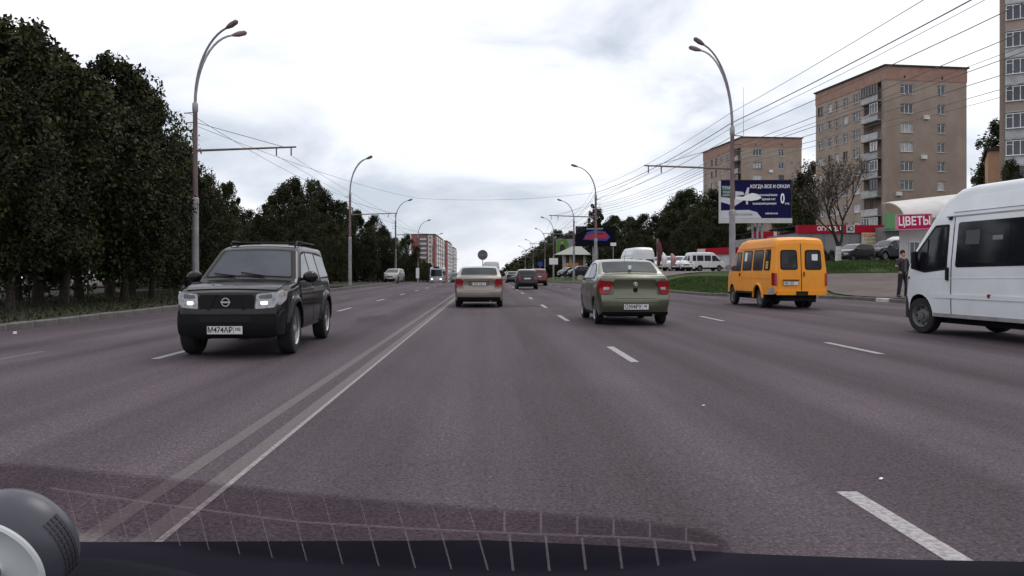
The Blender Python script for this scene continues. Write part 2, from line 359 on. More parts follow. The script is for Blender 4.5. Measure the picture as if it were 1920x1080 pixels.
# ---------------------------------------------------------------- vehicles
class Shell:
    def __init__(s, top, bot, plan, vert, r=.1, crown=.02, rear=((0, 0), (3, 0)), front=((0, 0), (3, 0)), cr=.06, cf=.1, arch=(), bl=.7):
        s.top = interp(top); s.bot0 = interp(bot); s.plan = interp(plan); s.vert = interp(vert); s.r = r; s.crown = crown
        s.R = interp(rear); s.Fr = interp(front); s.cr = cr; s.cf = cf; s.y0 = top[0][0]; s.y1 = top[-1][0]; s.arch = arch; s.bl = bl
        s.tp = [p[0] for p in top]
    def bot(s, y):
        z = s.bot0(y)
        for yc, zc, R in s.arch:
            if abs(y - yc) < R: z = max(z, zc + math.sqrt(R * R - (y - yc) ** 2))
        return z
    def W(s, y, z): return s.plan(y) * s.vert(z)
    def warp(s, x, y, z):
        w = max(.3, s.plan(y)); k = min(1.2, abs(x / w)) ** 2.4
        tr = max(0, 1 - (y - s.y0) / s.bl); tf = max(0, 1 - (s.y1 - y) / s.bl)
        return Vector((x, y + tr * (s.R(z) + s.cr * k) - tf * (s.Fr(z) + s.cf * k), z))
    def rr(s, y): return min(s.r, (s.top(y) - s.bot0(y)) * .4)
    def xt(s, y): r = s.rr(y); return s.W(y, s.top(y) - r) - r * .85
    def side(s, sg): return lambda y, z, off: s.warp(sg * (s.W(y, z) + off), y, z)
    def topm(s, fr, y, off):
        e = .02; sl = (s.top(y + e) - s.top(y - e)) / (2 * e); n = Vector((0, -sl, 1)).normalized()
        p = s.warp(fr * s.xt(y), y, s.top(y) + s.crown * (1 - fr * fr)); return p + n * off
    def rearm(s, x, z, off): p = s.warp(x, s.y0, z); return p - Vector((0, off, 0))
    def frontm(s, x, z, off): p = s.warp(x, s.y1, z); return p + Vector((0, off, 0))
    def body(s, paint, parent, NS=13, cols=6, name='body'):
        st = set(frange(s.y0, s.y1, 44)) | set(s.tp)
        for yc, zc, R in s.arch:
            st |= {yc - R - .001, yc + R + .001} | {yc + R * math.cos(PI * k / 12) * .999 for k in range(13)}
        st = sorted(y for y in st if s.y0 <= y <= s.y1); st = [y for i, y in enumerate(st) if i == 0 or y - st[i - 1] > .0005]
        NA = 4; rows = []
        for y in st:
            zt = s.top(y); r = s.rr(y); zb = min(s.bot(y), zt - r - .02); L = []
            for j in range(NS + 1):
                z = zb + (zt - r - zb) * j / NS; L.append((s.W(y, z), z))
            xa = s.W(y, zt - r)
            for j in range(1, NA + 1):
                a = PI / 2 * j / NA; L.append((xa - r * .85 * (1 - math.cos(a)), zt - r + r * math.sin(a)))
            J = len(L); xt = L[-1][0]
            Lp = [(-x, z) for x, z in L] + [(xt * (2 * c / (2 * cols) - 1), zt + s.crown * (1 - (2 * c / (2 * cols) - 1) ** 2)) for c in range(1, 2 * cols)] + [(x, z) for x, z in L[::-1]]
            rows.append([s.warp(x, y, z) for x, z in Lp])
        n = len(rows[0]); mb = MB(); vs = [p for r_ in rows for p in r_]
        fs = [(i * n + k, i * n + k + 1, (i + 1) * n + k + 1, (i + 1) * n + k) for i in range(len(rows) - 1) for k in range(n - 1)]
        mb.add(vs, fs)
        mb.add(vs, [(i * n, (i + 1) * n, (i + 1) * n + n - 1, i * n + n - 1) for i in range(len(rows) - 1)], 1)
        J = NS + NA + 1
        for idx, y in ((0, s.y0), (len(rows) - 1, s.y1)):      # end caps as curved grids
            r_ = rows[idx]; g = []
            for j in range(J):
                a, b = r_[j], r_[n - 1 - j]
                if j == J - 1: g.append([r_[j + c] for c in range(2 * cols + 1)])
                else:
                    g.append([s.warp(a.x * (1 - 2 * c / (2 * cols)), y, a.z) for c in range(2 * cols + 1)])
            m = 2 * cols + 1
            mb.add([p for q in g for p in q], [(j * m + c, j * m + c + 1, (j + 1) * m + c + 1, (j + 1) * m + c) for j in range(J - 1) for c in range(m - 1)])
        me = bpy.data.meshes.new(name); me.from_pydata(mb.v, [], mb.f); me.materials.append(paint); me.materials.append(M['under'])
        me.polygons.foreach_set('material_index', mb.m)
        bm = bmesh.new(); bm.from_mesh(me); bmesh.ops.remove_doubles(bm, verts=bm.verts, dist=.0008); bmesh.ops.recalc_face_normals(bm, faces=bm.faces); bm.to_mesh(me); bm.free()
        finish(me, 32)
        return link(name, me, parent)
def patch(name, poly, fn, off, m, parent, depth=.03, step=.12, base=None, **kw):
    bm = bmesh.new(); vs = [bm.verts.new((p[0], p[1], 0)) for p in poly]
    if len(poly) < 3: return
    bm.faces.new(vs)
    x0, x1 = min(p[0] for p in poly), max(p[0] for p in poly); z0, z1 = min(p[1] for p in poly), max(p[1] for p in poly)
    for ax, a, b in ((0, x0, x1), (1, z0, z1)):
        n = int((b - a) / step)
        for i in range(1, n + 1):
            c = a + (b - a) * i / (n + 1); co = (c, 0, 0) if ax == 0 else (0, c, 0); no = (1, 0, 0) if ax == 0 else (0, 1, 0)
            bmesh.ops.bisect_plane(bm, geom=bm.verts[:] + bm.edges[:] + bm.faces[:], plane_co=co, plane_no=no)
    bm.verts.index_update(); V = [(v.co.x, v.co.y) for v in bm.verts]; fs = [[v.index for v in f.verts] for f in bm.faces]
    rim = [(e.verts[0].index, e.verts[1].index) for e in bm.edges if e.is_boundary]; bm.free()
    n = len(V); out = [fn(a, b, off) for a, b in V]; inn = [fn(a, b, off - depth) for a, b in V]
    mb = MB(); mb.add(out + inn, [tuple(f) for f in fs] + [tuple(i + n for i in f[::-1]) for f in fs] + [(a, b, b + n, a + n) for a, b in rim])
    return mb.build(name, m, parent, ang=40, **kw)
def grow(poly, d):
    cx = sum(p[0] for p in poly) / len(poly); cy = sum(p[1] for p in poly) / len(poly)
    x0, x1 = min(p[0] for p in poly), max(p[0] for p in poly); y0, y1 = min(p[1] for p in poly), max(p[1] for p in poly)
    sx = 1 + 2 * d / (x1 - x0); sy = 1 + 2 * d / (y1 - y0); mx, my = (x0 + x1) / 2, (y0 + y1) / 2
    return [(mx + (p[0] - mx) * sx, my + (p[1] - my) * sy) for p in poly]
WH = {}
def wheel(parent, x, y, r, w=.2, kind='alloy', sg=1, steer=0):
    key = (r, w, kind)
    if key not in WH:
        t = MB().lathe([(r * .62, -w / 2 + .01), (r * .64, -w / 2), (r * .93, -w / 2 * .96), (r * .985, -w / 2 * .78), (r, -w * .28), (r, w * .28), (r * .985, w / 2 * .78), (r * .93, w / 2 * .96), (r * .64, w / 2), (r * .62, w / 2 - .01)], 36)
        ri = MB(); ri.lathe([(r * .64, -w * .45), (r * .6, -w * .4), (r * .6, w * .3), (r * .66, w * .47), (r * .62, w * .49), (r * .57, w * .40)], 32)
        if kind == 'alloy':
            ri.lathe([(.001, w * .18), (r * .6, w * .12)], 24, mi=1)
            for k in range(5):
                a = 2 * PI * k / 5
                for da in (-.13, .13):
                    ri.add([Vector((w * .36, math.cos(a + q) * rr, math.sin(a + q) * rr)) for q, rr in ((-.25, r * .15), (.25, r * .15), (da + .07, r * .6), (da - .07, r * .6))] +
                           [Vector((w * .2, math.cos(a + q) * rr, math.sin(a + q) * rr)) for q, rr in ((-.25, r * .15), (.25, r * .15), (da + .07, r * .6), (da - .07, r * .6))],
                           [(0, 1, 2, 3), (0, 4, 5, 1), (1, 5, 6, 2), (2, 6, 7, 3), (3, 7, 4, 0)])
            ri.lathe([(r * .17, w * .3), (r * .16, w * .42), (.001, w * .43)], 16)
        else:
            ri.lathe([(r * .58, w * .38), (r * .5, w * .16), (r * .42, w * .14), (r * .34, w * .3), (r * .2, w * .33), (r * .19, w * .46), (.001, w * .47)], 32)
            for k in range(8):
                a = 2 * PI * k / 8; ri.cbox((w * .2, math.cos(a) * r * .47, math.sin(a) * r * .47), (.01, .035, .035), 1)
        WH[key] = (t.mesh('wheel', M['rubber'], 30), ri.mesh('rim', [M['rim' if kind == 'alloy' else 'steel'], M['under']], 30))
    o = link('wheel', WH[key][0], parent, (x, y, r), (0, 0, (0 if sg > 0 else PI) + steer)); link('rim', WH[key][1], o); return o
def wheels4(root, track, ya, yb, r, w=.2, kind='alloy', steer=0):
    for sg in (-1, 1):
        wheel(root, sg * (track / 2), ya, r, w, kind, sg); wheel(root, sg * track / 2, yb, r, w, kind, sg, steer)
def plate(root, x, y, z, rear=True, text='', reg='', w=.52, h=.112, ry=0):
    s = -1 if rear else 1
    p = MB().cbox((0, 0, 0), (w, .012, h)).build('number_plate', M['plate'], root, loc=(x, y, z), rot=(0, 0, 0 if rear else PI))
    MB().box(-w/2 - .008, w/2 + .008, .004, .012, -h/2 - .008, h/2 + .008).build('plate_frame', M['black'], p)
    if text: textobj(text, h * .98, p, M['ink'], (-w * .13, -.008, 0), (PI/2, 0, 0), sx=.92, bold=.0015)
    if reg: textobj(reg, h * .6, p, M['ink'], (w * .37, -.008, h * .1), (PI/2, 0, 0), sx=.85, bold=.001)
    if reg: MB().box(w * .25, w * .25 + .003, -.009, -.006, -h / 2, h / 2).build('plate_rule', M['ink'], p)
    return p
def mirror(root, sg, x, y, z, m, s=1.0):
    mb = MB(); c = Vector((sg * (x + .1 * s), y, z))
    prof = [(.001, .07), (.05, .065), (.085, .03), (.09, -.03), (.001, -.03)]
    vs = []
    mb.lathe([(a * s * .95, b * s) for a, b in prof], 14, 'Y', (0, 0, 0)); mb.v = [(c.x + v[0] * 1.15, c.y + v[1], c.z + v[2] * .85) for v in mb.v]
    o = mb.build('wing_mirror', m, root)
    g = MB().lathe([(.078 * s, 0), (.001, 0)], 14, 'Y'); g.v = [(c.x + v[0] * 1.12, c.y - .032 * s, c.z + v[2] * .82) for v in g.v]; g.build('mirror_glass', M['clear'], o)
    MB().tube([(sg * (x - .03), y + .02, z - .04), (sg * (x + .05 * s), y + .01, z - .03)], .02 * s).build('mirror_arm', M['black'], o)
    return o
def interior(root, sh, y0, y1, z0, z1, w): pass
def sedan(label, paint, loc, heading, style='green', simple=False, group=None, text='', reg='', sc=(1, 1, 1), name='sedan_car', lights=False):
    root = empty(name, loc, heading, label, 'car', group); root.scale = sc
    g = style == 'green'
    top = [(-2.14, .98), (-2.12, 1.06), (-2.03, 1.12), (-1.6, 1.15), (-1.47, 1.17), (-1.1, 1.32), (-.78, 1.435), (-.55, 1.475), (-.2, 1.5), (.1, 1.495), (.35, 1.465), (.55, 1.41), (1.2, 1.03), (1.3, .99), (1.75, .9), (1.98, .81), (2.1, .7), (2.14, .55)]
    bot = [(-2.14, .3), (-1.9, .24), (-1.6, .2), (1.6, .2), (2.14, .24)]
    plan = [(-2.14, .77), (-2.0, .82), (-1.75, .85), (-1.2, .865), (0, .87), (1.2, .86), (1.7, .83), (1.95, .77), (2.14, .66)]
    vert = [(.15, .90), (.3, .95), (.5, .99), (.68, 1.0), (.86, .99), (1.0, .965), (1.06, .94), (1.25, .86), (1.5, .735)]
    sh = Shell(top, bot, plan, vert, r=.09, crown=.02, rear=((.2, .1), (.3, .03), (.42, 0), (.6, .0), (.655, .03), (.69, .09), (.9, .10), (1.02, .07), (1.2, .12)),
               front=((.2, .05), (.45, 0), (.7, .03), (1, .15)), cr=.14, cf=.2, arch=((-1.24, .30, .35), (1.26, .30, .35)))
    b = sh.body(paint, root)
    dark = M['black']; P = lambda n, poly, fn, off, m, par=root, **k: patch(n, poly, fn, off, m, par, **k)
    P('windscreen', rpoly([(-.95, 1.14), (-.93, .56), (.93, .56), (.95, 1.14)], .05), sh.topm, .004, M['screen'])
    rw = rpoly([(-.88, -1.43), (-.93, -.80), (.93, -.80), (.88, -1.43)], .08)
    P('window_surround', grow(rw, .02), sh.topm, .003, dark)
    P('rear_window', rw, sh.topm, .008, M['glassrear'])
    for sg in (-1, 1):
        S_ = sh.side(sg)
        P('window_surround', rpoly([(1.0, 1.035), (.48, 1.37), (.1, 1.425), (-.35, 1.425), (-.75, 1.36), (-1.12, 1.17), (-1.12, 1.05)], .04), S_, .004, dark)
        P('side_window', rpoly([(.86, 1.06), (.43, 1.35), (.0, 1.405), (.0, 1.06)], .03), S_, .008, M['glass'])
        P('side_window', rpoly([(-.06, 1.06), (-.06, 1.405), (-.4, 1.395), (-.72, 1.33), (-.86, 1.26), (-.86, 1.07)], .03), S_, .008, M['glass'])
        if not simple:
            P('quarter_window', rpoly([(-.9, 1.08), (-.9, 1.24), (-1.06, 1.17), (-1.06, 1.08)], .02), S_, .008, M['glass'])
            d = P('door', rpoly([(-.02, .3), (-.02, 1.035), (.98, 1.02), (.98, .5), (.82, .3)], .04), S_, .006, paint)
            P('door', rpoly([(-.05, .3), (-.05, 1.035), (-1.0, 1.03), (-1.0, .72), (-.8, .5), (-.8, .3)], .05), S_, .006, paint)
            for yy in (.12, -.85):
                h = MB().box(-.012, .012, -.09, .09, -.014, .014).build('handle', paint, root); h.location = S_(yy, .93, .02)
            P('sill', [(-.8, .2), (-.8, .27), (.85, .27), (.85, .2)], S_, .01, dark)
            P('fuel_flap', rpoly([(-1.5, .82), (-1.5, .97), (-1.34, .97), (-1.34, .82)], .03), S_, .004, paint) if sg > 0 else None
        # tail lights wrap round the corner
        if g:
            P('tail_light', rpoly([(sg * .56, .76), (sg * .51, .93), (sg * .53, 1.0), (sg * .80, 1.01), (sg * .80, .70), (sg * .66, .70)], .05), sh.rearm, .018, M['red'])
            P('tail_light_wrap', rpoly([(-2.13, .72), (-2.13, 1.02), (-1.88, 1.0), (-1.93, .84)], .03), S_, .012, M['red'])
            P('lamp_lens', rpoly([(sg * .60, .81), (sg * .58, .86), (sg * .72, .87), (sg * .72, .80)], .02), sh.rearm, .024, M['clear'])
        else:
            P('tail_light', rpoly([(sg * .56, .78), (sg * .57, 1.04), (sg * .80, 1.04), (sg * .80, .76)], .05), sh.rearm, .018, M['red'])
            P('tail_light_wrap', rpoly([(-2.13, .75), (-2.13, 1.05), (-1.93, 1.02), (-1.96, .8)], .03), S_, .012, M['red'])
        P('headlight', rpoly([(1.98, .62), (1.7, .72), (1.66, .82), (1.9, .80), (2.06, .7)], .03), S_, .012, M['clear'])
        P('headlight', rpoly([(sg * .38, .60), (sg * .42, .70), (sg * .68, .72), (sg * .68, .60)], .03), sh.frontm, .012, M['lamp_on' if lights else 'clear'])
        mirror(root, sg, .84, .78, 1.06, paint if g else paint)
    # boot lid and bumper lines
    P('boot_lid', rpoly([(-.53 if not g else -.50, .62), (-.53 if not g else -.48, 1.04), (.53 if not g else .48, 1.04), (.53 if not g else .50, .62)], .05), sh.rearm, .012, paint)
    P('bumper_trim', rpoly([(-.76, .24), (-.76, .31), (.76, .31), (.76, .24)], .02), sh.rearm, .012, dark)
    if g:
        MB().lathe([(.001, 0), (.05, 0), (.055, .01)], 16, 'Y', (0, -2.17 + .1, .80)).build('boot_lock', dark, root)
        e = MB().lathe([(.032, .0), (.040, -.008), (.048, 0)], 20, 'Y', (0, -2.085, .93)); e.box(-.012, .012, -2.095, -2.08, .90, .96)
        e.build('emblem', M['chrome'], root)
        plate(root, 0, -2.168, .43, True, text, reg, .56, .12)
        P('reflector', rpoly([(-.02, 1.43), (.02, 1.43), (.02, 1.40), (-.02, 1.40)], .01), sh.rearm, .0, M['red']) if False else None
        MB().box(-.035, .035, -1.32, -1.31, 1.27, 1.36).build('paper_note', M['white'], root)
        MB().tube([(0, -.5, 1.47), (0, -.75, 1.70)], [.006, .003], 5).build('aerial', dark, root)
    else:
        P('plate_recess', rpoly([(-.36, .80), (-.38, .97), (.38, .97), (.36, .80)], .03), sh.rearm, .016, mat('recess_shade', (.10, .09, .085), .6))
        plate(root, 0, -2.10, .86, True, text, reg, .50, .105)
        P('boot_trim', [(-.37, .965), (-.37, .985), (.37, .985), (.37, .965)], sh.rearm, .024, M['chrome'])
        P('bumper_crease', [(-.74, .40), (-.74, .42), (.74, .42), (.74, .40)], sh.rearm, .01, M['clear']) if False else None
        P('lower_bumper', rpoly([(-.74, .27), (-.74, .38), (.74, .38), (.74, .27)], .03), sh.rearm, .014, dark)
    P('grille', rpoly([(-.33, .56), (-.3, .66), (.3, .66), (.33, .56)], .03), sh.frontm, .012, dark)
    P('air_intake', rpoly([(-.5, .26), (-.5, .40), (.5, .40), (.5, .26)], .04), sh.frontm, .012, dark)
    if lights is not None: plate(root, 0, 2.165, .48, False)
    MB().box(-.62, .62, -1.9, 1.9, .2, .42).build('underbody', M['under'], root)
    MB().tube([(.4, -2.12, .24), (.4, -1.6, .24)], .028, 10).build('exhaust', M['steel'], root)
    mb = MB()
    for sg in (-1, 1): mb.box(sg * .42 - .12, sg * .42 + .12, -.5, -.42, .55, 1.12); mb.box(sg * .42 - .14, sg * .42 + .14, .1, .2, .5, 1.1)
    wheels4(root, 1.48, -1.24, 1.26, .30, .19, 'steel' if not g else 'alloy')
    return root
def suv(label, paint, loc, heading, sc=(1, 1, 1), text='', reg='', lights=True, rails=True, group=None, simple=False, roofpaint=None):
    root = empty('suv_car', loc, heading, label, 'car', group); root.scale = sc
    top = [(-2.34, 1.0), (-2.3, 1.15), (-2.12, 1.48), (-2.02, 1.62), (-1.85, 1.68), (-.6, 1.70), (0, 1.69), (.25, 1.655), (.42, 1.6), (1.06, 1.14), (1.16, 1.09), (1.7, 1.045), (2.1, .985), (2.25, .93), (2.33, .80), (2.35, .6)]
    bot = [(-2.34, .42), (-2.0, .36), (-1.8, .34), (1.8, .34), (2.35, .33)]
    plan = [(-2.34, .74), (-2.2, .80), (-1.9, .84), (0, .85), (1.7, .85), (2.0, .83), (2.2, .79), (2.35, .74)]
    vert = [(.3, .95), (.45, .985), (.7, 1.0), (.9, 1.0), (1.05, .975), (1.12, .955), (1.4, .855), (1.7, .755)]
    sh = Shell(top, bot, plan, vert, r=.1, crown=.025, rear=((.3, .06), (.6, 0), (.7, .05), (1.0, .08), (1.6, .25)),
               front=((.3, .08), (.45, 0), (.66, .0), (.70, .05), (.95, .07), (1.1, .12)), cr=.07, cf=.13, arch=((-1.38, .38, .44), (1.46, .38, .44)))
    b = sh.body(paint, root, NS=15)
    dark = M['black']; P = lambda n, poly, fn, off, m, par=root, **k: patch(n, poly, fn, off, m, par, **k)
    ws = rpoly([(-.93, 1.03), (-.90, .46), (.90, .46), (.93, 1.03)], .05)
    P('window_surround', grow(ws, .02), sh.topm, .003, dark); w = P('windscreen', ws, sh.topm, .008, M['screen'])
    for x in (-.35, .3): MB().tube([sh.topm(x, 1.05, .02), sh.topm(x + .55 if x < 0 else x + .5, .98, .025)], .009, 6).build('wiper', dark, root)
    # bonnet panel
    P('bonnet', rpoly([(-.95, 2.14), (-.97, 1.14), (.97, 1.14), (.95, 2.14)], .05), sh.topm, .012, paint)
    for sg in (-1, 1):
        S_ = sh.side(sg)
        P('window_surround', rpoly([(.98, 1.12), (.36, 1.56), (.1, 1.6), (-1.2, 1.6), (-1.75, 1.56), (-2.0, 1.2), (-1.98, 1.13)], .05), S_, .004, dark)
        P('side_window', rpoly([(.86, 1.14), (.32, 1.53), (.02, 1.57), (.02, 1.14)], .03), S_, .010, M['glass'])
        P('side_window', rpoly([(-.06, 1.14), (-.06, 1.57), (-.78, 1.57), (-.84, 1.14)], .03), S_, .010, M['screen'])
        P('side_window', rpoly([(-.92, 1.15), (-.88, 1.56), (-1.70, 1.53), (-1.90, 1.17)], .04), S_, .010, M['glass'])
        P('door', rpoly([(-.02, .42), (-.02, 1.115), (1.02, 1.1), (1.02, .62), (.9, .42)], .05), S_, .012, paint)
        P('door', rpoly([(-.05, .42), (-.05, 1.115), (-.98, 1.115), (-.95, .85), (-.8, .42)], .06), S_, .012, paint)
        for yy in (.12, -.82):
            h = MB().box(-.014, .014, -.1, .1, -.016, .016).build('handle', M['chrome'], root); h.location = S_(yy, .99, .03)
        # flared arches
        for yc in (-1.38, 1.46):
            n = 14; pts = []
            for k in range(n + 1):
                a = PI * k / n; pts.append((yc + .54 * math.cos(a), .38 + .54 * math.sin(a)))
            for k in range(n, -1, -1):
                a = PI * k / n; pts.append((yc + .44 * math.cos(a), .38 + .44 * math.sin(a)))
            pts = [(min(max(p[0], sh.y0 + .03), sh.y1 - .03), min(p[1], 1.0)) for p in pts]
            mb = MB(); V = []
            for k in range(n + 1):
                a = PI * k / n
                for rr, of in ((.555, .0), (.535, .035), (.47, .06), (.445, .055), (.44, .0)):
                    yy = min(max(yc + rr * math.cos(a), sh.y0 + .01), sh.y1 - .01); zz = .36 + rr * math.sin(a)
                    V.append(S_(yy, zz, of))
            mb.add(V, [(k * 5 + j, k * 5 + j + 1, (k + 1) * 5 + j + 1, (k + 1) * 5 + j) for k in range(n) for j in range(4)])
            mb.build('wheel_arch', paint, root, ang=50)
            MB().box(sg * .66, sg * .84, yc - .50, yc - .47, .18, .5).build('mud_flap', dark, root)
        P('headlight', rpoly([(sg * .42, .715), (sg * .44, .93), (sg * .74, .96), (sg * .76, .88), (sg * .70, .735)], .03), sh.frontm, .016, M['clear'])
        P('headlight_side', rpoly([(2.33, .76), (2.31, .96), (2.02, .97), (2.1, .84)], .03), S_, .012, M['clear'])
        if lights:
            P('lamp', rpoly([(sg * .50, .775), (sg * .50, .825), (sg * .60, .825), (sg * .60, .775)], .03), sh.frontm, .022, M['lamp_on'])
            P('lamp_reflector', rpoly([(sg * .47, .865), (sg * .48, .91), (sg * .66, .93), (sg * .66, .865)], .02), sh.frontm, .021, M['steel'])
        P('tail_light', rpoly([(sg * .58, .75), (sg * .58, 1.05), (sg * .74, 1.05), (sg * .74, .75)], .03), sh.rearm, .018, M['red'])
        P('fog_lamp', rpoly([(sg * .50, .52), (sg * .50, .60), (sg * .60, .60), (sg * .60, .52)], .03), sh.frontm, .016, M['clear'])
        mirror(root, sg, .84, .84, 1.17, paint if not simple else dark, 1.3)
        MB().box(sg * .72 - .09, sg * .72 + .09, -.88, .95, .34, .385).build('running_board', M['galv'], root)
        if rails:
            MB().tube([(sg * .56, -1.7, 1.68), (sg * .57, -1.55, 1.755), (sg * .57, .0, 1.765), (sg * .565, .14, 1.69)], .02, 8).build('roof_rail', dark, root)
    P('grille', rpoly([(-.40, .70), (-.40, .92), (.40, .92), (.40, .70)], .03), sh.frontm, .014, dark)
    for k in (-1, 1): P('grille_bar', [(k * .26 - .02, .70), (k * .16 - .02, .92), (k * .16 + .02, .92), (k * .26 + .02, .70)], sh.frontm, .022, dark)
    P('bumper', rpoly([(-.74, .33), (-.74, .645), (.74, .645), (.74, .33)], .05), sh.frontm, .02, dark)
    P('lower_grille', rpoly([(-.38, .53), (-.38, .62), (.38, .62), (.38, .53)], .02), sh.frontm, .026, M['under'])
    fy = sh.frontm(0, .81, .03).y
    e = MB().lathe([(.048, -.004), (.050, .008), (.064, .008), (.066, -.004)], 28, 'Y', (0, fy, .815)); e.box(-.07, .07, fy + .002, fy + .014, .803, .827)
    e.build('emblem', M['chrome'], root)
    if rails: MB().box(-.2, .2, -.95, -.5, 1.72, 1.765).build('roof_box', M['galv'], root)
    if rails: MB().tube([(-.56, .1, 1.74), (.56, .1, 1.74)], .018, 8).build('roof_bar', dark, root); MB().tube([(-.56, -1.2, 1.75), (.56, -1.2, 1.75)], .018, 8).build('roof_bar', dark, root)
    plate(root, 0, sh.frontm(0, .42, .03).y, .42, False, text, reg, .52, .112)
    plate(root, 0, sh.rearm(0, .8, .02).y - .01, .80, True)
    P('rear_window', rpoly([(-.85, -2.2), (-.88, -2.04), (.88, -2.04), (.85, -2.2)], .02), sh.topm, .006, M['glass'])
    MB().box(-.6, .6, -2.1, 2.1, .28, .5).build('underbody', M['under'], root)
    wheels4(root, 1.50, -1.38, 1.46, .37, .24, 'alloy')
    return root
def hatch(label, paint, loc, heading, group=None, sc=(1, 1, 1), roof=None, name='hatchback_car', lights=False):
    root = empty(name, loc, heading, label, 'car', group); root.scale = sc
    top = [(-2.0, .9), (-1.98, 1.0), (-1.85, 1.2), (-1.68, 1.42), (-1.5, 1.48), (-.4, 1.53), (.1, 1.5), (.4, 1.42), (1.1, 1.04), (1.25, 1.0), (1.7, .9), (1.92, .75), (2.0, .55)]
    sh = Shell(top, [(-2, .3), (-1.6, .2), (1.6, .2), (2, .25)], [(-2, .72), (-1.7, .82), (0, .86), (1.4, .84), (1.8, .76), (2, .62)], [(.2, .93), (.6, 1), (.95, .98), (1.5, .78)],
               r=.09, rear=((.2, .08), (.5, 0), (.9, .05), (1.5, .12)), front=((.2, .04), (.5, 0), (1, .15)), cr=.1, cf=.2, arch=((-1.2, .3, .35), (1.2, .3, .35)))
    sh.body(paint, root, NS=9, cols=4); P = lambda n, poly, fn, off, m, par=root, **k: patch(n, poly, fn, off, m, par, step=.25, **k)
    P('windscreen', rpoly([(-.92, 1.05), (-.9, .42), (.9, .42), (.92, 1.05)], .05), sh.topm, .006, M['screen'])
    P('rear_window', rpoly([(-.85, -1.86), (-.86, -1.64), (.86, -1.64), (.85, -1.86)], .04), sh.topm, .008, M['glass'])
    for sg in (-1, 1):
        S_ = sh.side(sg)
        P('side_window', rpoly([(.9, 1.03), (.38, 1.38), (.0, 1.44), (.0, 1.03)], .03), S_, .008, M['glass'])
        P('side_window', rpoly([(-.06, 1.03), (-.06, 1.44), (-.75, 1.43), (-.8, 1.03)], .03), S_, .008, M['glass'])
        P('side_window', rpoly([(-.86, 1.04), (-.82, 1.42), (-1.5, 1.38), (-1.66, 1.1)], .03), S_, .008, M['glass'])
        P('door', rpoly([(-.02, .3), (-.02, 1.0), (.98, 1.0), (.9, .3)], .04), S_, .008, paint)
        P('tail_light', rpoly([(sg * .48, .78), (sg * .56, 1.0), (sg * .74, .98), (sg * .74, .76)], .03), sh.rearm, .018, M['red'])
        P('headlight', rpoly([(sg * .38, .60), (sg * .42, .72), (sg * .66, .74), (sg * .66, .60)], .03), sh.frontm, .016, M['lamp_on'] if lights else M['clear'])
        mirror(root, sg, .82, .75, 1.05, paint)
    P('grille', rpoly([(-.33, .56), (-.3, .68), (.3, .68), (.33, .56)], .03), sh.frontm, .012, M['black'])
    P('bumper', rpoly([(-.7, .25), (-.7, .42), (.7, .42), (.7, .25)], .04), sh.rearm, .014, M['black'])
    P('bumper', rpoly([(-.6, .25), (-.6, .40), (.6, .40), (.6, .25)], .04), sh.frontm, .014, M['black'])
    plate(root, 0, sh.rearm(0, .85, .02).y - .01, .84, True); plate(root, 0, sh.frontm(0, .45, .02).y, .46, False)
    if roof: P('roof_reflection', rpoly([(-.95, -1.5), (-.95, .3), (.95, .3), (.95, -1.5)], .05), sh.topm, .012, roof)  # pale panel: bright sky reflection put into the roof colour
    MB().box(-.6, .6, -1.8, 1.8, .2, .42).build('underbody', M['under'], root)
    wheels4(root, 1.46, -1.2, 1.2, .3, .19, 'steel'); return root
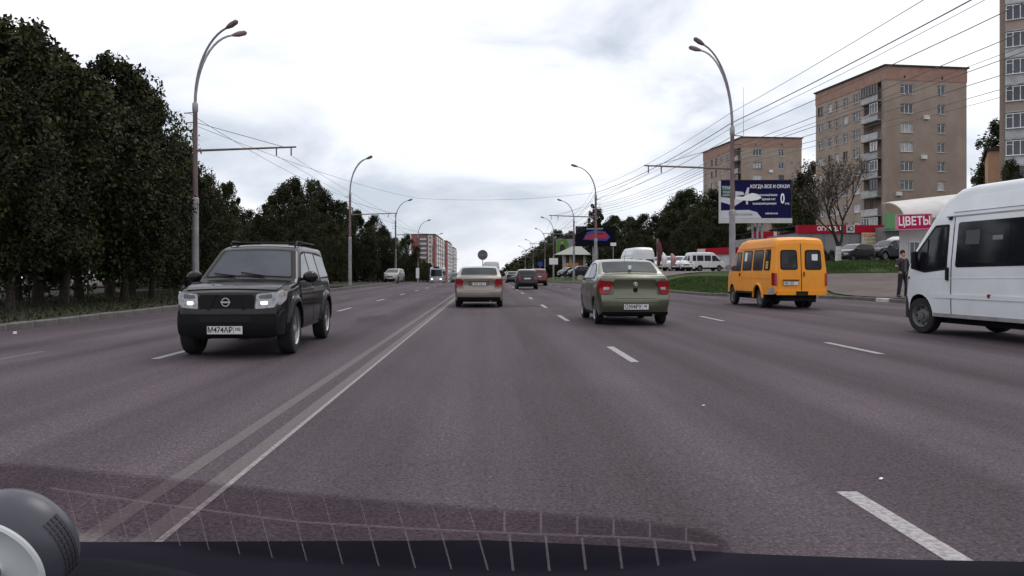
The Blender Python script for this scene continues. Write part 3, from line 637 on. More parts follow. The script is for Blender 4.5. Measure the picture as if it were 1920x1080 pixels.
def gazelle(label, paint, loc, heading, sc=(1, 1, 1), detail=True, plate_text='', group=None):
    root = empty('minibus', loc, heading, label, 'minibus', group); root.scale = sc
    top = [(-2.75, 2.08), (-2.7, 2.2), (-2.55, 2.27), (-2.2, 2.30), (.3, 2.31), (.7, 2.26), (.95, 2.14), (1.1, 2.0), (1.85, 1.32), (1.95, 1.26), (2.5, 1.05), (2.62, .95), (2.7, .7)]
    bot = [(-2.75, .5), (-2.4, .46), (2.2, .46), (2.7, .36)]
    plan = [(-2.75, .90), (-2.6, .95), (-2.2, .97), (1.0, .965), (1.6, .93), (2.2, .86), (2.5, .80), (2.7, .68)]
    vert = [(.4, .985), (.6, 1.0), (1.1, 1.0), (1.3, .985), (1.95, .91), (2.0, .91), (2.3, .84)]
    sh = Shell(top, bot, plan, vert, r=.16, crown=.03, rear=((.4, .0), (.9, .0), (1.2, .01), (2.3, .12)), front=((.3, .0), (1, .1)), cr=.05, cf=.15, arch=((-1.32, .34, .42), (1.52, .34, .42)), bl=.6)
    sh.body(paint, root, NS=16); dark = M['black']; P = lambda n, poly, fn, off, m, par=root, **k: patch(n, poly, fn, off, m, par, step=.2, **k)
    P('windscreen', rpoly([(-.94, 1.80), (-.92, 1.12), (.92, 1.12), (.94, 1.80)], .06), sh.topm, .008, M['screen'])
    for sg in (-1, 1):
        S_ = sh.side(sg)
        for a, b in ((-2.42, -1.86), (-1.74, -.78), (-.66, .30)):
            P('window_seal', rpoly([(a, 1.24), (a + .02, 1.93), (b, 1.93), (b, 1.24)], .09), S_, .006, dark)
            g = P('side_window', rpoly([(a + .04, 1.28), (a + .06, 1.89), (b - .04, 1.89), (b - .04, 1.28)], .07), S_, .012, M['glass2'])
        P('window_seal', rpoly([(.46, 1.22), (.46, 1.90), (.98, 1.90), (1.45, 1.46), (1.60, 1.24)], .06), S_, .006, dark)
        P('door_window', rpoly([(.50, 1.26), (.50, 1.86), (.95, 1.86), (1.38, 1.45), (1.52, 1.27)], .05), S_, .012, M['glass2'])
        P('front_door', rpoly([(.40, .52), (.40, 1.19), (1.70, 1.16), (1.66, .98), (1.1, .80), (1.04, .52)], .04), S_, .009, paint)
        if detail:
            P('body_crease', [(-2.6, .98), (-2.6, 1.0), (1.6, 1.0), (1.6, .98)], S_, .01, paint)
            P('roof_gutter', [(-2.66, 1.985), (-2.66, 2.01), (.75, 2.01), (.75, 1.985)], S_, .022, paint)
            P('side_skirt', [(-.85, .46), (-.85, .53), (1.02, .53), (1.02, .46)], S_, .012, dark)
            mb = MB(); V = []; n = 12
            for k in range(n + 1):
                a = PI * k / n
                for rr, of in ((.50, .0), (.47, .05), (.43, .05), (.42, .0)): V.append(S_(-1.32 + rr * math.cos(a), .34 + rr * math.sin(a), of))
            mb.add(V, [(k * 4 + j, k * 4 + j + 1, (k + 1) * 4 + j + 1, (k + 1) * 4 + j) for k in range(n) for j in range(3)]); mb.build('wheel_arch', paint, root, ang=50)
            P('bumper_corner', rpoly([(-2.72, .47), (-2.72, .72), (-2.40, .66), (-2.3, .47)], .04), S_, .03, M['galv'])
        h = MB().box(-.02, .02, -.02, .02, -.06, .06).build('handle', dark, root); h.location = S_(.5, 1.1, .02)
        P('tail_light', rpoly([(sg * .84, .76), (sg * .84, 1.16), (sg * .915, 1.16), (sg * .915, .76)], .02), sh.rearm, .03, M['red'])
        P('tail_light_side', rpoly([(-2.73, .76), (-2.73, 1.16), (-2.60, 1.16), (-2.60, .76)], .02), S_, .015, M['red'])
        # rear doors
        x0, x1 = sorted((sg * .015, sg * .80))
        P('rear_door', rpoly([(x0, .58), (x0, 2.12), (x1 - (.06 if sg > 0 else 0), 2.10), (x1, .58)] if sg > 0 else [(x0, .58), (x0 + .06, 2.10), (x1, 2.12), (x1, .58)], .04), sh.rearm, .015, paint)
        x0, x1 = sorted((sg * .12, sg * .72))
        P('window_seal', rpoly([(x0, 1.26), (x0 + .02, 1.90), (x1 - .02, 1.90), (x1, 1.26)], .10), sh.rearm, .022, dark)
        P('rear_window', rpoly([(x0 + .04, 1.30), (x0 + .06, 1.86), (x1 - .06, 1.86), (x1 - .04, 1.30)], .08), sh.rearm, .028, M['glass2'])
        P('headlight', rpoly([(sg * .42, .72), (sg * .42, .86), (sg * .64, .86), (sg * .64, .72)], .02), sh.frontm, .012, M['clear'])
        mirror(root, sg, .92, 1.55, 1.35, dark, 1.3)
        MB().box(sg * .62 - .05, sg * .62 + .05, -2.79, -2.76, .535, .565).build('reflector', M['red'], root)
        MB().box(sg * .78 - .13, sg * .78 + .13, -1.86, -1.82, .2, .5).build('mud_flap', M['black'], root)
        for yc in (-1.32,): wheel(root, sg * .80, yc, .34, .19, 'steel', sg); wheel(root, sg * .57, yc, .34, .18, 'steel', sg)
        wheel(root, sg * .82, 1.52, .34, .19, 'steel', sg)
    P('door_gap', [(-.010, .60), (-.010, 2.1), (.010, 2.1), (.010, .60)], sh.rearm, .010, dark)
    MB().box(.06, .085, -2.82, -2.78, 1.05, 1.2).build('handle', dark, root)
    MB().box(-.66, -.10, -2.81, -2.785, .92, .95).build('plate_lamp_bar', dark, root)
    plate(root, -.38, -2.795, .83, True, plate_text, '', .50, .11)
    MB().box(-.85, .85, -2.80, -2.70, .46, .60).build('rear_bumper', paint, root)
    MB().box(-.2, .2, -2.825, -2.80, .47, .58).build('step_plate', M['under'], root)
    MB().box(-.55, .55, -2.5, 2.3, .26, .5).build('underbody', M['under'], root)
    P('grille', rpoly([(-.4, .66), (-.4, .9), (.4, .9), (.4, .66)], .03), sh.frontm, .014, dark)
    P('front_bumper', rpoly([(-.66, .38), (-.66, .58), (.66, .58), (.66, .38)], .04), sh.frontm, .03, dark)
    if detail:
        n1 = MB().box(-.1, .1, -.004, .004, -.1, .1).build('paper_notice', M['white'], root); n1.location = sh.rearm(.47, 1.66, .036)
        for y_, z_, w_, h_, m_ in ((-.03, 1.72, .22, .3, M['white']), (-2.14, 1.42, .2, .24, mat('yellow_sticker', (.62, .38, .04), .5))):
            patch('window_notice', [(y_ - w_/2, z_ - h_/2), (y_ - w_/2, z_ + h_/2), (y_ + w_/2, z_ + h_/2), (y_ + w_/2, z_ - h_/2)], sh.side(-1), .018, m_, root)
        for k in (-.04, .05): patch('sticker_print', [(-2.19, 1.40 + k), (-2.19, 1.43 + k), (-2.09, 1.43 + k), (-2.09, 1.40 + k)], sh.side(-1), .023, M['ink'], root, depth=.008)
        random.seed(5)
        for x_ in (-.52, -.33, .28, .40): # pale passengers' shapes behind the rear panes are not modelled
            pass
    return root
def transit(label, paint, loc, heading, sc=(1, 1, 1), detail=True, group=None, windows=True, h=2.82):
    root = empty('van', loc, heading, label, 'van', group); root.scale = sc
    top = [(-2.85, 2.45), (-2.8, 2.65), (-2.6, h - .04), (-2.2, h), (.3, h), (.65, h - .04), (.95, h - .2), (1.12, h - .40), (1.95, 1.50), (2.08, 1.40), (2.42, 1.16), (2.52, 1.02), (2.56, .7)]
    bot = [(-2.85, .42), (-2.4, .36), (2.1, .36), (2.56, .26)]
    plan = [(-2.85, .90), (-2.7, .96), (-2.3, .985), (1.0, .98), (1.7, .95), (2.1, .90), (2.4, .80), (2.56, .66)]
    vert = [(.2, .97), (.5, .995), (.8, 1.0), (1.35, .99), (2.15, .905), (2.17, .905), (2.35, .875), (2.60, .80), (2.9, .72)]
    sh = Shell(top, bot, plan, vert, r=.16, crown=.03, rear=((.4, .0), (1.2, .01), (2.8, .12)), front=((.3, .0), (1, .08)), cr=.05, cf=.22, arch=((-1.72, .35, .43), (1.58, .35, .43)), bl=.7)
    sh.body(paint, root, NS=20); dark = M['black']; P = lambda n, poly, fn, off, m, par=root, **k: patch(n, poly, fn, off, m, par, step=.2, **k)
    P('windscreen', rpoly([(-.95, 1.93), (-.93, 1.14), (.93, 1.14), (.95, 1.93)], .06), sh.topm, .008, M['screen'])
    for sg in (-1, 1):
        S_ = sh.side(sg)
        P('window_seal', rpoly([(.72, 1.26), (.74, 2.12), (1.16, 2.12), (1.75, 1.55), (1.93, 1.30), (1.40, 1.20)], .05), S_, .006, dark)
        P('door_window', rpoly([(.78, 1.31), (.80, 2.07), (1.13, 2.07), (1.68, 1.53), (1.82, 1.34), (1.38, 1.25)], .04), S_, .012, M['glass'])
        if detail: MB().tube([S_(1.32, 1.28, .016), S_(1.32, 1.86, .016)], .012, 6).build('window_divider', dark, root)
        P('front_door', rpoly([(.64, .42), (.64, 2.2), (1.0, 2.2), (1.95, 1.26), (1.98, .95), (1.3, .82), (1.12, .42)], .05), S_, .003, paint)
        P('door_gap', [(.60, .42), (.60, 2.28), (.62, 2.28), (.62, .42)], S_, .004, dark)
        if windows:
            P('window_seal', rpoly([(-2.65, 1.34), (-2.65, 2.14), (.50, 2.14), (.50, 1.30)], .06), S_, .006, M['glass'])
            for a, b in ((-.82, .44), (-2.55, -.92)):
                P('side_window', rpoly([(a, 1.38), (a, 2.10), (b, 2.10), (b, 1.37)], .06), S_, .012, M['glass'])
        P('roof_gutter', [(-2.7, 2.25), (-2.7, 2.275), (.85, 2.275), (.85, 2.25)], S_, .012, M['galv'])
        P('roof_step', rpoly([(-2.68, 2.34), (-2.62, 2.60), (.3, 2.60), (.7, 2.34)], .05), S_, .02, paint)
        P('body_moulding', rpoly([(-1.25, .72), (-1.25, .80), (1.12, .80), (1.12, .72)], .02), S_, .016, paint)
        P('body_crease', [(-2.4, 1.12), (-2.4, 1.135), (1.5, 1.10), (1.5, 1.085)], S_, .006, paint)
        P('sill_line', [(-1.25, .36), (-1.25, .43), (1.12, .43), (1.12, .36)], S_, .012, M['galv'])
        hnd = MB().box(-.02, .02, -.03, .03, -.12, .12).build('handle', dark, root); hnd.location = S_(.70, 1.18, .02)
        MB().lathe([(.03, 0), (.03, .012), (.001, .014)], 12, 'X', tuple(S_(.78, .95, .0))).build('lock', dark, root) if detail else None
        P('indicator', rpoly([(1.98, 1.08), (1.98, 1.13), (2.08, 1.12), (2.08, 1.07)], .015), S_, .016, M['red'])
        P('side_marker', [(-.42, .76), (-.42, .82), (-.36, .82), (-.36, .76)], S_, .026, M['red'])
        P('headlight', rpoly([(2.30, .88), (2.15, 1.02), (2.18, 1.16), (2.46, 1.05), (2.50, .9)], .04), S_, .012, M['clear'])
        P('bumper', rpoly([(2.53, .28), (2.53, .72), (2.2, .72), (2.04, .60), (2.02, .30)], .04), S_, .02, dark)
        P('rear_window', rpoly(sorted([(sg * .12, 1.34), (sg * .12, 2.05)]) + [(sg * .75, 2.05), (sg * .78, 1.34)], .05), sh.rearm, .014, M['glass'])
        P('tail_light', rpoly([(sg * .82, .85), (sg * .80, 1.5), (sg * .90, 1.5), (sg * .92, .85)], .02), sh.rearm, .03, M['red'])
        # tall mirror
        c = S_(1.60, 1.42, .07)
        mm = MB().cbox((c.x + sg * .03, c.y, c.z + .03), (.12, .10, .36)).build('wing_mirror', dark, root)
        bv = mm.modifiers.new('b', 'BEVEL'); bv.width = .035; bv.segments = 3
        MB().tube([S_(1.60, 1.28, 0), (c.x, c.y, c.z - .1)], .03, 8).build('mirror_arm', dark, mm)
        wheel(root, sg * .80, -1.72, .35, .22, 'steel', sg); wheel(root, sg * .82, 1.58, .35, .22, 'steel', sg, rad(8))
    P('front_bumper', rpoly([(-.66, .28), (-.66, .70), (.66, .70), (.66, .28)], .05), sh.frontm, .02, dark)
    P('grille', rpoly([(-.5, .76), (-.5, .98), (.5, .98), (.5, .76)], .05), sh.frontm, .014, dark)
    if detail:
        MB().lathe([(.05, 0), (.06, .01), (.035, .014)], 14, 'Y', (0, 0, 0)).build('badge', M['chrome'], root, loc=sh.frontm(0, 1.02, .02))
        pn = patch('paper_notice', [(-.10, 1.72), (-.10, 1.98), (.26, 1.98), (.26, 1.72)], sh.side(-1), .018, mat('grey_paper', (.05, .055, .07), .6), root)
        patch('paper_notice', [(-.66, 1.78), (-.66, 1.86), (-.42, 1.86), (-.42, 1.78)], sh.side(-1), .018, mat('pale_paper', (.16, .165, .18), .6), root)
        patch('roof_lamp', [(.75, 2.20), (.75, 2.26), (.68, 2.26), (.68, 2.20)], sh.side(-1), .04, dark, root)
    plate(root, 0, sh.rearm(0, .7, .02).y - .01, .70, True)
    MB().box(-.6, .6, -2.5, 2.2, .22, .5).build('underbody', M['under'], root)
    return root
def bus(label, paint, loc, heading, sc=(1, 1, 1)):
    root = empty('bus', loc, heading, label, 'bus'); root.scale = sc
    sh = Shell([(-4.5, 2.5), (-4.4, 2.8), (-4.1, 2.9), (4.1, 2.9), (4.35, 2.8), (4.5, 2.3)], [(-4.5, .35), (4.5, .3)], [(-4.5, 1.12), (-4.2, 1.22), (4.2, 1.22), (4.5, 1.1)], [(.3, .98), (.8, 1), (1.4, .99), (2.8, .93)],
               r=.2, rear=((.3, 0), (3, .1)), front=((.3, 0), (1.2, .02), (2.8, .25)), arch=((-2.6, .45, .55), (2.5, .45, .55)))
    sh.body(paint, root, NS=12); P = lambda n, poly, fn, off, m, par=root, **k: patch(n, poly, fn, off, m, par, step=.4, **k)
    P('windscreen', rpoly([(-.98, 1.25), (-.95, 2.45), (.95, 2.45), (.98, 1.25)], .12), sh.frontm, .014, M['glass'])
    for sg in (-1, 1):
        S_ = sh.side(sg)
        for k in range(6): P('side_window', rpoly([(-4.2 + k * 1.4, 1.35), (-4.2 + k * 1.4, 2.3), (-2.95 + k * 1.4, 2.3), (-2.95 + k * 1.4, 1.35)], .06), S_, .012, M['glass'])
        P('headlight', rpoly([(sg * .62, .68), (sg * .62, .88), (sg * .92, .88), (sg * .92, .68)], .04), sh.frontm, .016, M['lamp_on'])
        mirror(root, sg, 1.1, 4.4, 2.0, M['black'], 2)
        wheel(root, sg * 1.05, -2.6, .45, .26, 'steel', sg); wheel(root, sg * 1.05, 2.5, .45, .26, 'steel', sg)
    P('front_bumper', rpoly([(-1.0, .32), (-1.0, .58), (1.0, .58), (1.0, .32)], .05), sh.frontm, .02, M['galv'])
    MB().box(-.5, .5, 4.2, 4.32, 2.78, 3.0).build('route_board', M['black'], root)
    MB().box(-.8, .8, -4.2, 4.1, .28, .6).build('underbody', M['under'], root)
    return root
# ---------------------------------------------------------------- place the traffic
def paint(name, col, metal=.3, rough=.35, coat=.6, dirt=.1, spec=.4): return mat(name, col, rough, metal, spec, coat, noise=(1.8, dirt))
def on(x, y): return (x, y, road_z(y) + .004 if KL < x < kerb_x(y) else gz(x, y) + .045)
suv('dark grey four wheel drive car coming towards us with headlights on and roof rails', paint('grey_paint', (.0075, .0062, .0078), 0, .9, .6, .2, .10), on(-3.82, 13.72), PI + rad(2.0),
    sc=(.955, 1, 1), text='М474АР', reg='102')
sedan('tan gold saloon car seen from behind ahead in our lane', paint('tan_paint', (.235, .20, .175), .55, .34), on(-.32, 28 + 2.05), 0, 'tan', sc=(1.01, 1, .965), text='Х 333 АА', reg='58')
sedan('light olive green saloon car seen from behind in the lane right of ours', paint('green_paint', (.112, .116, .078), .7, .30), on(3.41, 19.3 + 1.26), 0, 'green', sc=(1.01, 1, 1.035), text='О304РУ', reg='58')
gazelle('orange minibus route taxi driving on the far right lane', paint('orange_paint', (.80, .30, .022), 0, .5, .12, .10, .3), on(10.35, 29.35), rad(1.5), sc=(.97, 1, 1.045), plate_text='АК 123')
t = rad(7); wy, wx = 1.58, -.82
transit('large white high roof van beside the pavement, cut off by the right edge', paint('white_paint', (.66, .69, .72), 0, .35, .6, .08),
        on(8.93 - (wx * math.cos(t) - wy * math.sin(t)), 16.35 - (wx * math.sin(t) + wy * math.cos(t))), t, sc=(1, 1, 1.025))
silver = paint('roof_sky_reflection', (.6, .6, .61), 0, .4)
transit('white high roof van ahead of the green saloon, side windows dark', silver, on(PX(1202, 53), 55.2), rad(2), sc=(.84, 1, 1.02), detail=False, h=2.8)
transit('white panel van far ahead hidden behind the tan saloon', silver, on(PX(921, 88), 91), 0, sc=(1.0, 1, .91), detail=False, windows=False, h=2.7)
hatch('black hatchback car with a sky reflection painted on its roof far ahead in the lane right of the tan saloon', paint('black_paint', (.01, .009, .011), 0, .4, .25), on(PX(989, 57), 59), 0, sc=(.95, 1, .93), roof=silver)
g_ = 'distant cars ahead in our direction'
hatch('small dark red car far ahead just right of the black hatchback', paint('dark_red', (.10, .015, .02), .3, .35), on(PX(1010, 72), 74), 0)
sedan('distant dark car ahead between the tan saloon and the black hatchback', paint('dark_blue', (.03, .035, .05), .3, .35), on(PX(962, 104), 106), 0, 'tan', simple=True)
sedan('distant grey car left of the black hatchback, farthest in the queue', paint('mid_grey', (.12, .12, .13), .3, .35), on(PX(957, 135), 137), 0, 'tan', simple=True)
sedan('distant dark saloon behind the small red car near the kerb', M['black'], on(PX(1001, 118), 120), 0, 'tan', simple=True)
bus('pale grey bus far off on the left coming towards us with lights on', paint('bus_paint', (.40, .42, .45), 0, .4), on(PX(817, 140), 146), PI, sc=(1, 1, 1))
transit('dark distant van behind the oncoming bus', paint('van_blue', (.06, .08, .10), 0, .4), on(PX(851, 190), 194), PI, detail=False, h=2.6)
hatch('old pale grey car parked on the left verge by the second lamp post', paint('old_grey', (.30, .28, .27), .2, .45), (PX(735, 88), 90, gz(-12, 90) + .02), PI - rad(8))
# right hand car parks
gazelle('white parked minibus on the right behind the first lamp post', silver, on(PX(1326, 71), 71.5), rad(-86), sc=(.92, .62, .72), detail=False)
random.seed(11)
gp = 'white and silver cars parked in a row behind the verge'
for px, Z, col, lab in ((1240, 76, (.6, .6, .6), 'white parked hatchback nearest the white high roof van in the row'), (1252, 73, (.5, .5, .52), 'silver parked car second in the row by the flags'),
                        (1264, 78, (.62, .6, .6), 'white parked car third in the row under the trees'), (1275, 73, (.55, .56, .58), 'pale parked car in the middle of the row'),
                        (1286, 77, (.35, .36, .38), 'grey parked car next to the white parked minibus'), (1296, 72, (.6, .61, .62), 'white parked saloon touching the white parked minibus')):
    hatch(lab, paint('parked_paint', col, .1, .4), on(PX(px, Z), Z), rad(150 + random.uniform(-8, 8)), gp, sc=(.85, .85, .9))
hatch('black hatchback parked above the grass bank right of the orange minibus', paint('black2', (.018, .018, .022), .3, .3), on(PX(1602, 59.5), 59.5), rad(110), sc=(.95, .72, .88))
suv('dark blue four wheel drive car parked above the grass bank left of the man', paint('navy', (.025, .03, .045), .4, .3), on(PX(1666, 61), 61), rad(108), sc=(1, .80, .92), lights=False, rails=False)
transit('white van parked behind the dark blue four wheel drive car', silver, on(PX(1690, 66), 66), rad(98), sc=(.9, .8, .8), detail=False, windows=False, h=2.5)
hatch('dark car parked by the orange kiosk beside the green and white pavilion', paint('d3', (.03, .035, .05), .3, .3), on(PX(1066, 118), 118), rad(120), sc=(1, .9, 1))
hatch('dark car parked right of the car at the orange kiosk', paint('d4', (.04, .03, .04), .3, .3), on(PX(1085, 112), 112), rad(100), sc=(1, .8, 1))
# ---------------------------------------------------------------- buildings
M['brickA'] = two_tone('brick_tan', (.295, .232, .195), (.355, .282, .238), .35, fine=(9, .12))
M['brickB'] = two_tone('brick_red', (.29, .175, .14), (.35, .215, .175), .8, fine=(18, .15))
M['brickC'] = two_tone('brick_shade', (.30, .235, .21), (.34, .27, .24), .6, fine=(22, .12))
M['reveal'] = mat('reveal', (.16, .13, .12), .9)
M['wframe'] = mat('window_frame', (.70, .70, .70), .6); M['wframe2'] = mat('window_frame_dark', (.17, .13, .11), .7)
M['wglass'] = mat('window_glass', (.025, .03, .045), .08, spec=.8, noise=(.9, .6), rand=.5)
M['curtain'] = mat('curtain_behind_glass', (.40, .40, .42), .3, noise=(3, .3), rand=.35)
M['balc'] = mat('balcony_panel', (.42, .42, .44), .8, noise=(1.3, .25), rand=.15)
M['balc2'] = mat('balcony_dark', (.10, .075, .065), .8, noise=(1.3, .3))
M['roofing'] = mat('roofing_felt', (.04, .035, .035), .9)
WM = {}
def winmesh(w, h, nl):
    k = (w, h, nl)
    if k not in WM:
        f = MB(); t = .07
        f.box(-w/2, w/2, 0, .06, -h/2, -h/2 + t).box(-w/2, w/2, 0, .06, h/2 - t, h/2).box(-w/2, -w/2 + t, .001, .059, -h/2 + t, h/2 - t).box(w/2 - t, w/2, .001, .059, -h/2 + t, h/2 - t)
        for i in range(1, nl): x = -w/2 + w * i / nl; f.box(x - .035, x + .035, .002, .058, -h/2 + t, h/2 - t)
        f.box(-w/2, -w/2 + w / nl, .003, .057, h * .22, h * .22 + .05)
        f.box(-w/2 - .06, w/2 + .06, -.22, -.002, -h/2 - .05, -h/2 - .001)
        p = MB().box(-w/2 + .02, w/2 - .02, .07, .085, -h/2 + .02, h/2 - .02)
        WM[k] = [f.mesh('window', M['wframe'], smooth=False), f.mesh('window', M['wframe2'], smooth=False), p.mesh('pane', M['wglass'], smooth=False), p.mesh('pane', M['curtain'], smooth=False)]
    return WM[k]
def window(root, Mx, x, z, w=1.5, h=1.45, nl=3, R=random, dark=.22, cur=.25, y=.10):
    ms = winmesh(w, h, nl); o = link('window', ms[1 if R.random() < dark else 0], root); o.matrix_local = Mx @ Matrix.Translation((x, y, z))
    link('pane', ms[3 if R.random() < cur else 2], o); return o
def holed(mb, Mx, x0, x1, z0, z1, holes, dep=.22, mi=0, rmi=1):
    xs = sorted({x0, x1} | {v for h in holes for v in h[:2]}); zs = sorted({z0, z1} | {v for h in holes for v in h[2:]})
    for a, b in zip(xs, xs[1:]):
        for c, d in zip(zs, zs[1:]):
            mx, mz = (a + b) / 2, (c + d) / 2
            if any(h[0] < mx < h[1] and h[2] < mz < h[3] for h in holes): continue
            mb.add([Mx @ Vector(p) for p in ((a, 0, c), (b, 0, c), (b, 0, d), (a, 0, d))], [(0, 1, 2, 3)], mi)
    for a, b, c, d in holes:
        v = [Mx @ Vector(p) for p in ((a, 0, c), (b, 0, c), (b, 0, d), (a, 0, d), (a, dep, c), (b, dep, c), (b, dep, d), (a, dep, d))]
        mb.add(v, [(0, 4, 5, 1), (1, 5, 6, 2), (2, 6, 7, 3), (3, 7, 4, 0), (4, 7, 6, 5)], rmi)
def FR(theta, ox=0, oy=0): return Matrix.Translation((ox, oy, 0)) @ Matrix.Rotation(theta, 4, 'Z')
def rawmesh(mb, name, mats, parent):
    me = bpy.data.meshes.new(name); me.from_pydata(mb.v, [], mb.f)
    for m in mats: me.materials.append(m)
    me.polygons.foreach_set('material_index', mb.m); me.update(); return link(name, me, parent)
def tower(label, loc, rz, seed, floors=9, W=13.2, D=19, left=True, group=None, bw=5.2, topz=None, rightcols=((3.4, 2.0, 3), (8.9, 1.2, 2)), mast=False, near=True):
    """Local frame: front-right face along +x at y=0, left face along +y at x=0 with a balcony bay next to the corner."""
    R = random.Random(seed); root = empty('apartment_block', loc, rz, label, 'apartment building', group)
    FHt = 2.8; base = .8; H = base + floors * FHt; par = 2.0
    mb = MB(); holes = []
    for f in range(floors):
        zc = base + f * FHt + 1.55
        for x, w, nl in rightcols: holes.append((x - w/2, x + w/2, zc - .72, zc + .72)); window(root, FR(0), x, zc, w, 1.44, nl, R)
    holed(mb, FR(0), 0, W, 0, H, holes)
    ML = FR(-PI/2, 0, D)                 # left face: local x runs from the back (0) to the corner (D)
    holes = []; n = 5; cols = [(1.5, 1.7, 2), (4.4, 1.1, 1), (6.4, 1.1, 1), (8.9, 1.3, 2), (11.9, 1.8, 3)]
    k = (D - bw) / 13.8
    if left:
        for f in range(floors):
            zc = base + f * FHt + 1.55
            for x, w, nl in cols:
                x *= k; holes.append((x - w/2, x + w/2, zc - .7, zc + .7)); window(root, ML, x, zc, w, 1.4, nl, R)
    bx0, bx1 = D - bw, D - .9
    holed(mb, ML, 0, bx0, 0, H, holes)
    mb.add([ML @ Vector(p) for p in ((bx1, 0, 0), (D, 0, 0), (D, 0, H), (bx1, 0, H))], [(0, 1, 2, 3)], 0)
    dpt = 1.5                            # recessed loggia bay
    mb.add([ML @ Vector(p) for p in ((bx0, 0, 0), (bx0, dpt, 0), (bx0, dpt, H), (bx0, 0, H), (bx1, 0, 0), (bx1, dpt, 0), (bx1, dpt, H), (bx1, 0, H))], [(0, 1, 2, 3), (4, 7, 6, 5), (1, 5, 6, 2)], 2)
    # back and far side
    mb.add([Vector(p) for p in ((W, 0, 0), (W, D, 0), (W, D, H), (W, 0, H))], [(0, 1, 2, 3)]); mb.add([Vector(p) for p in ((0, D, 0), (W, D, 0), (W, D, H), (0, D, H))], [(3, 2, 1, 0)])
    rawmesh(mb, 'wall', [M['brickA'], M['reveal'], M['brickC']], root)
    p = MB().box(-.06, W + .06, -.06, D + .06, H, H + par); p.build('parapet', M['brickB'], root, smooth=False)
    c = MB().box(-.28, W + .28, -.28, D + .28, H + par, H + par + .22); c.build('roof', M['roofing'], root, smooth=False)
    for x in (3, 9): MB().box(x - .12, x + .12, -.09, -.05, H + .3, H + .7).build('vent_hole', M['roofing'], root, smooth=False)
    for f in range(floors):
        z = base + f * FHt
        b = MB().box(bx0 + .02, bx1 - .02, -.65, dpt - .02, z - .08, z + .08); b.v = [tuple(ML @ Vector(v)) for v in b.v]; b.build('balcony_slab', M['concrete'], root, smooth=False)
        mm = M['balc'] if R.random() < .75 else M['balc2']
        b = MB().box(bx0 + .3, bx1 - .02, -.66, -.60, z + .085, z + 1.02); b.box(bx0 + .3, bx0 + .36, -.598, -.02, z + .085, z + 1.0)
        b.v = [tuple(ML @ Vector(v)) for v in b.v]; b.build('balcony', mm, root, smooth=False)
        if R.random() < .7:
            for i in range(2):
                cx = bx0 + .3 + (bx1 - bx0 - .3) * (.25 + .5 * i)
                if R.random() < .8: window(root, ML, cx, z + 1.8, (bx1 - bx0 - .4) / 2, 1.5, 3, R, .45, .15, y=-.64)
        else:
            b = MB()
            for i in range(6): xx = bx0 + .5 + i * .6; b.box(xx, xx + .05, -.63, -.58, z + 1.03, z + 2.7)
            b.v = [tuple(ML @ Vector(v)) for v in b.v]; b.build('balcony_rail', M['wframe2'], root, smooth=False)
    for (xa, za) in ((1.6, 9.2), (5.6, 14.6), (10.6, 6.4), (6.0, 20.4)):
        ac = MB().box(xa, xa + .8, -.38, -.05, za, za + .55).build('air_conditioner', M['wframe'], root, smooth=False)
    if mast:
        MB().tube([(2, 4, H + par), (2, 4, H + par + 12)], [.06, .03], 6).build('aerial_mast', M['galv'], root)
    return root
def blk(label, px, Z, topy, rz, seed, W, D, **k):
    x = PX(px, Z); g = gz(x, Z); H = .8 + 9 * 2.8 + 2.2; top = HZ(topy, Z)
    return tower(label, (x, Z, top - H), rad(rz), seed, W=W, D=D, **k)
blk('nine storey tan brick apartment block with balcony column, largest on the right', 1660, 116, 121, 8, 3, 13.0, 18.5)
blk('smaller looking tan brick apartment block behind the plane billboard, thin mast on roof', 1392, 175, 256, 6, 5, 13.6, 23, mast=True)
# nearest block, cut by the right edge: its face with glazed balconies comes towards us to the right
def near_block():
    Z = 84; x = PX(1874, Z); R = random.Random(9)
    root = empty('apartment_block', (x, Z, 1.0), rad(-33), 'tall apartment block with glazed balconies cut off by the right edge', 'apartment building')
    W, D, H = 24, 14, 34; mb = MB(); holes = []
    for f in range(12):
        zc = f * 2.8 + 1.5
        for xx, w in ((6.2, 1.5), (9.5, 1.5), (13, 1.5)): holes.append((xx - w/2, xx + w/2, zc - .72, zc + .72)); window(root, FR(0), xx, zc, w, 1.44, 3, R)
        z = f * 2.8
        MB().box(.5, 4.4, -1.0, -.01, z - .08, z + .08).build('balcony_slab', M['concrete'], root, smooth=False)
        MB().box(.5, 4.4, -1.0, -.93, z + .085, z + 1.05).build('balcony', M['balc'] if f % 3 else M['brickC'], root, smooth=False)
        window(root, FR(0), 2.45, z + 1.85, 3.8, 1.55, 6, R, .3, .1, y=-1.0)
    holed(mb, FR(0), 0, W, -2, H, holes)
    mb.add([Vector(p) for p in ((0, 0, -2), (0, D, -2), (0, D, H), (0, 0, H))], [(0, 1, 2, 3)]); mb.add([Vector(p) for p in ((W, 0, -2), (W, D, -2), (W, D, H), (W, 0, H))], [(0, 1, 2, 3)])
    mb.add([Vector(p) for p in ((0, D, -2), (W, D, -2), (W, D, H), (0, D, H))], [(0, 1, 2, 3)])
    rawmesh(mb, 'wall', [M['brickA'], M['reveal']], root); MB().box(-.2, W + .2, -.2, D + .2, H, H + .3).build('roof', M['roofing'], root, smooth=False)
near_block()
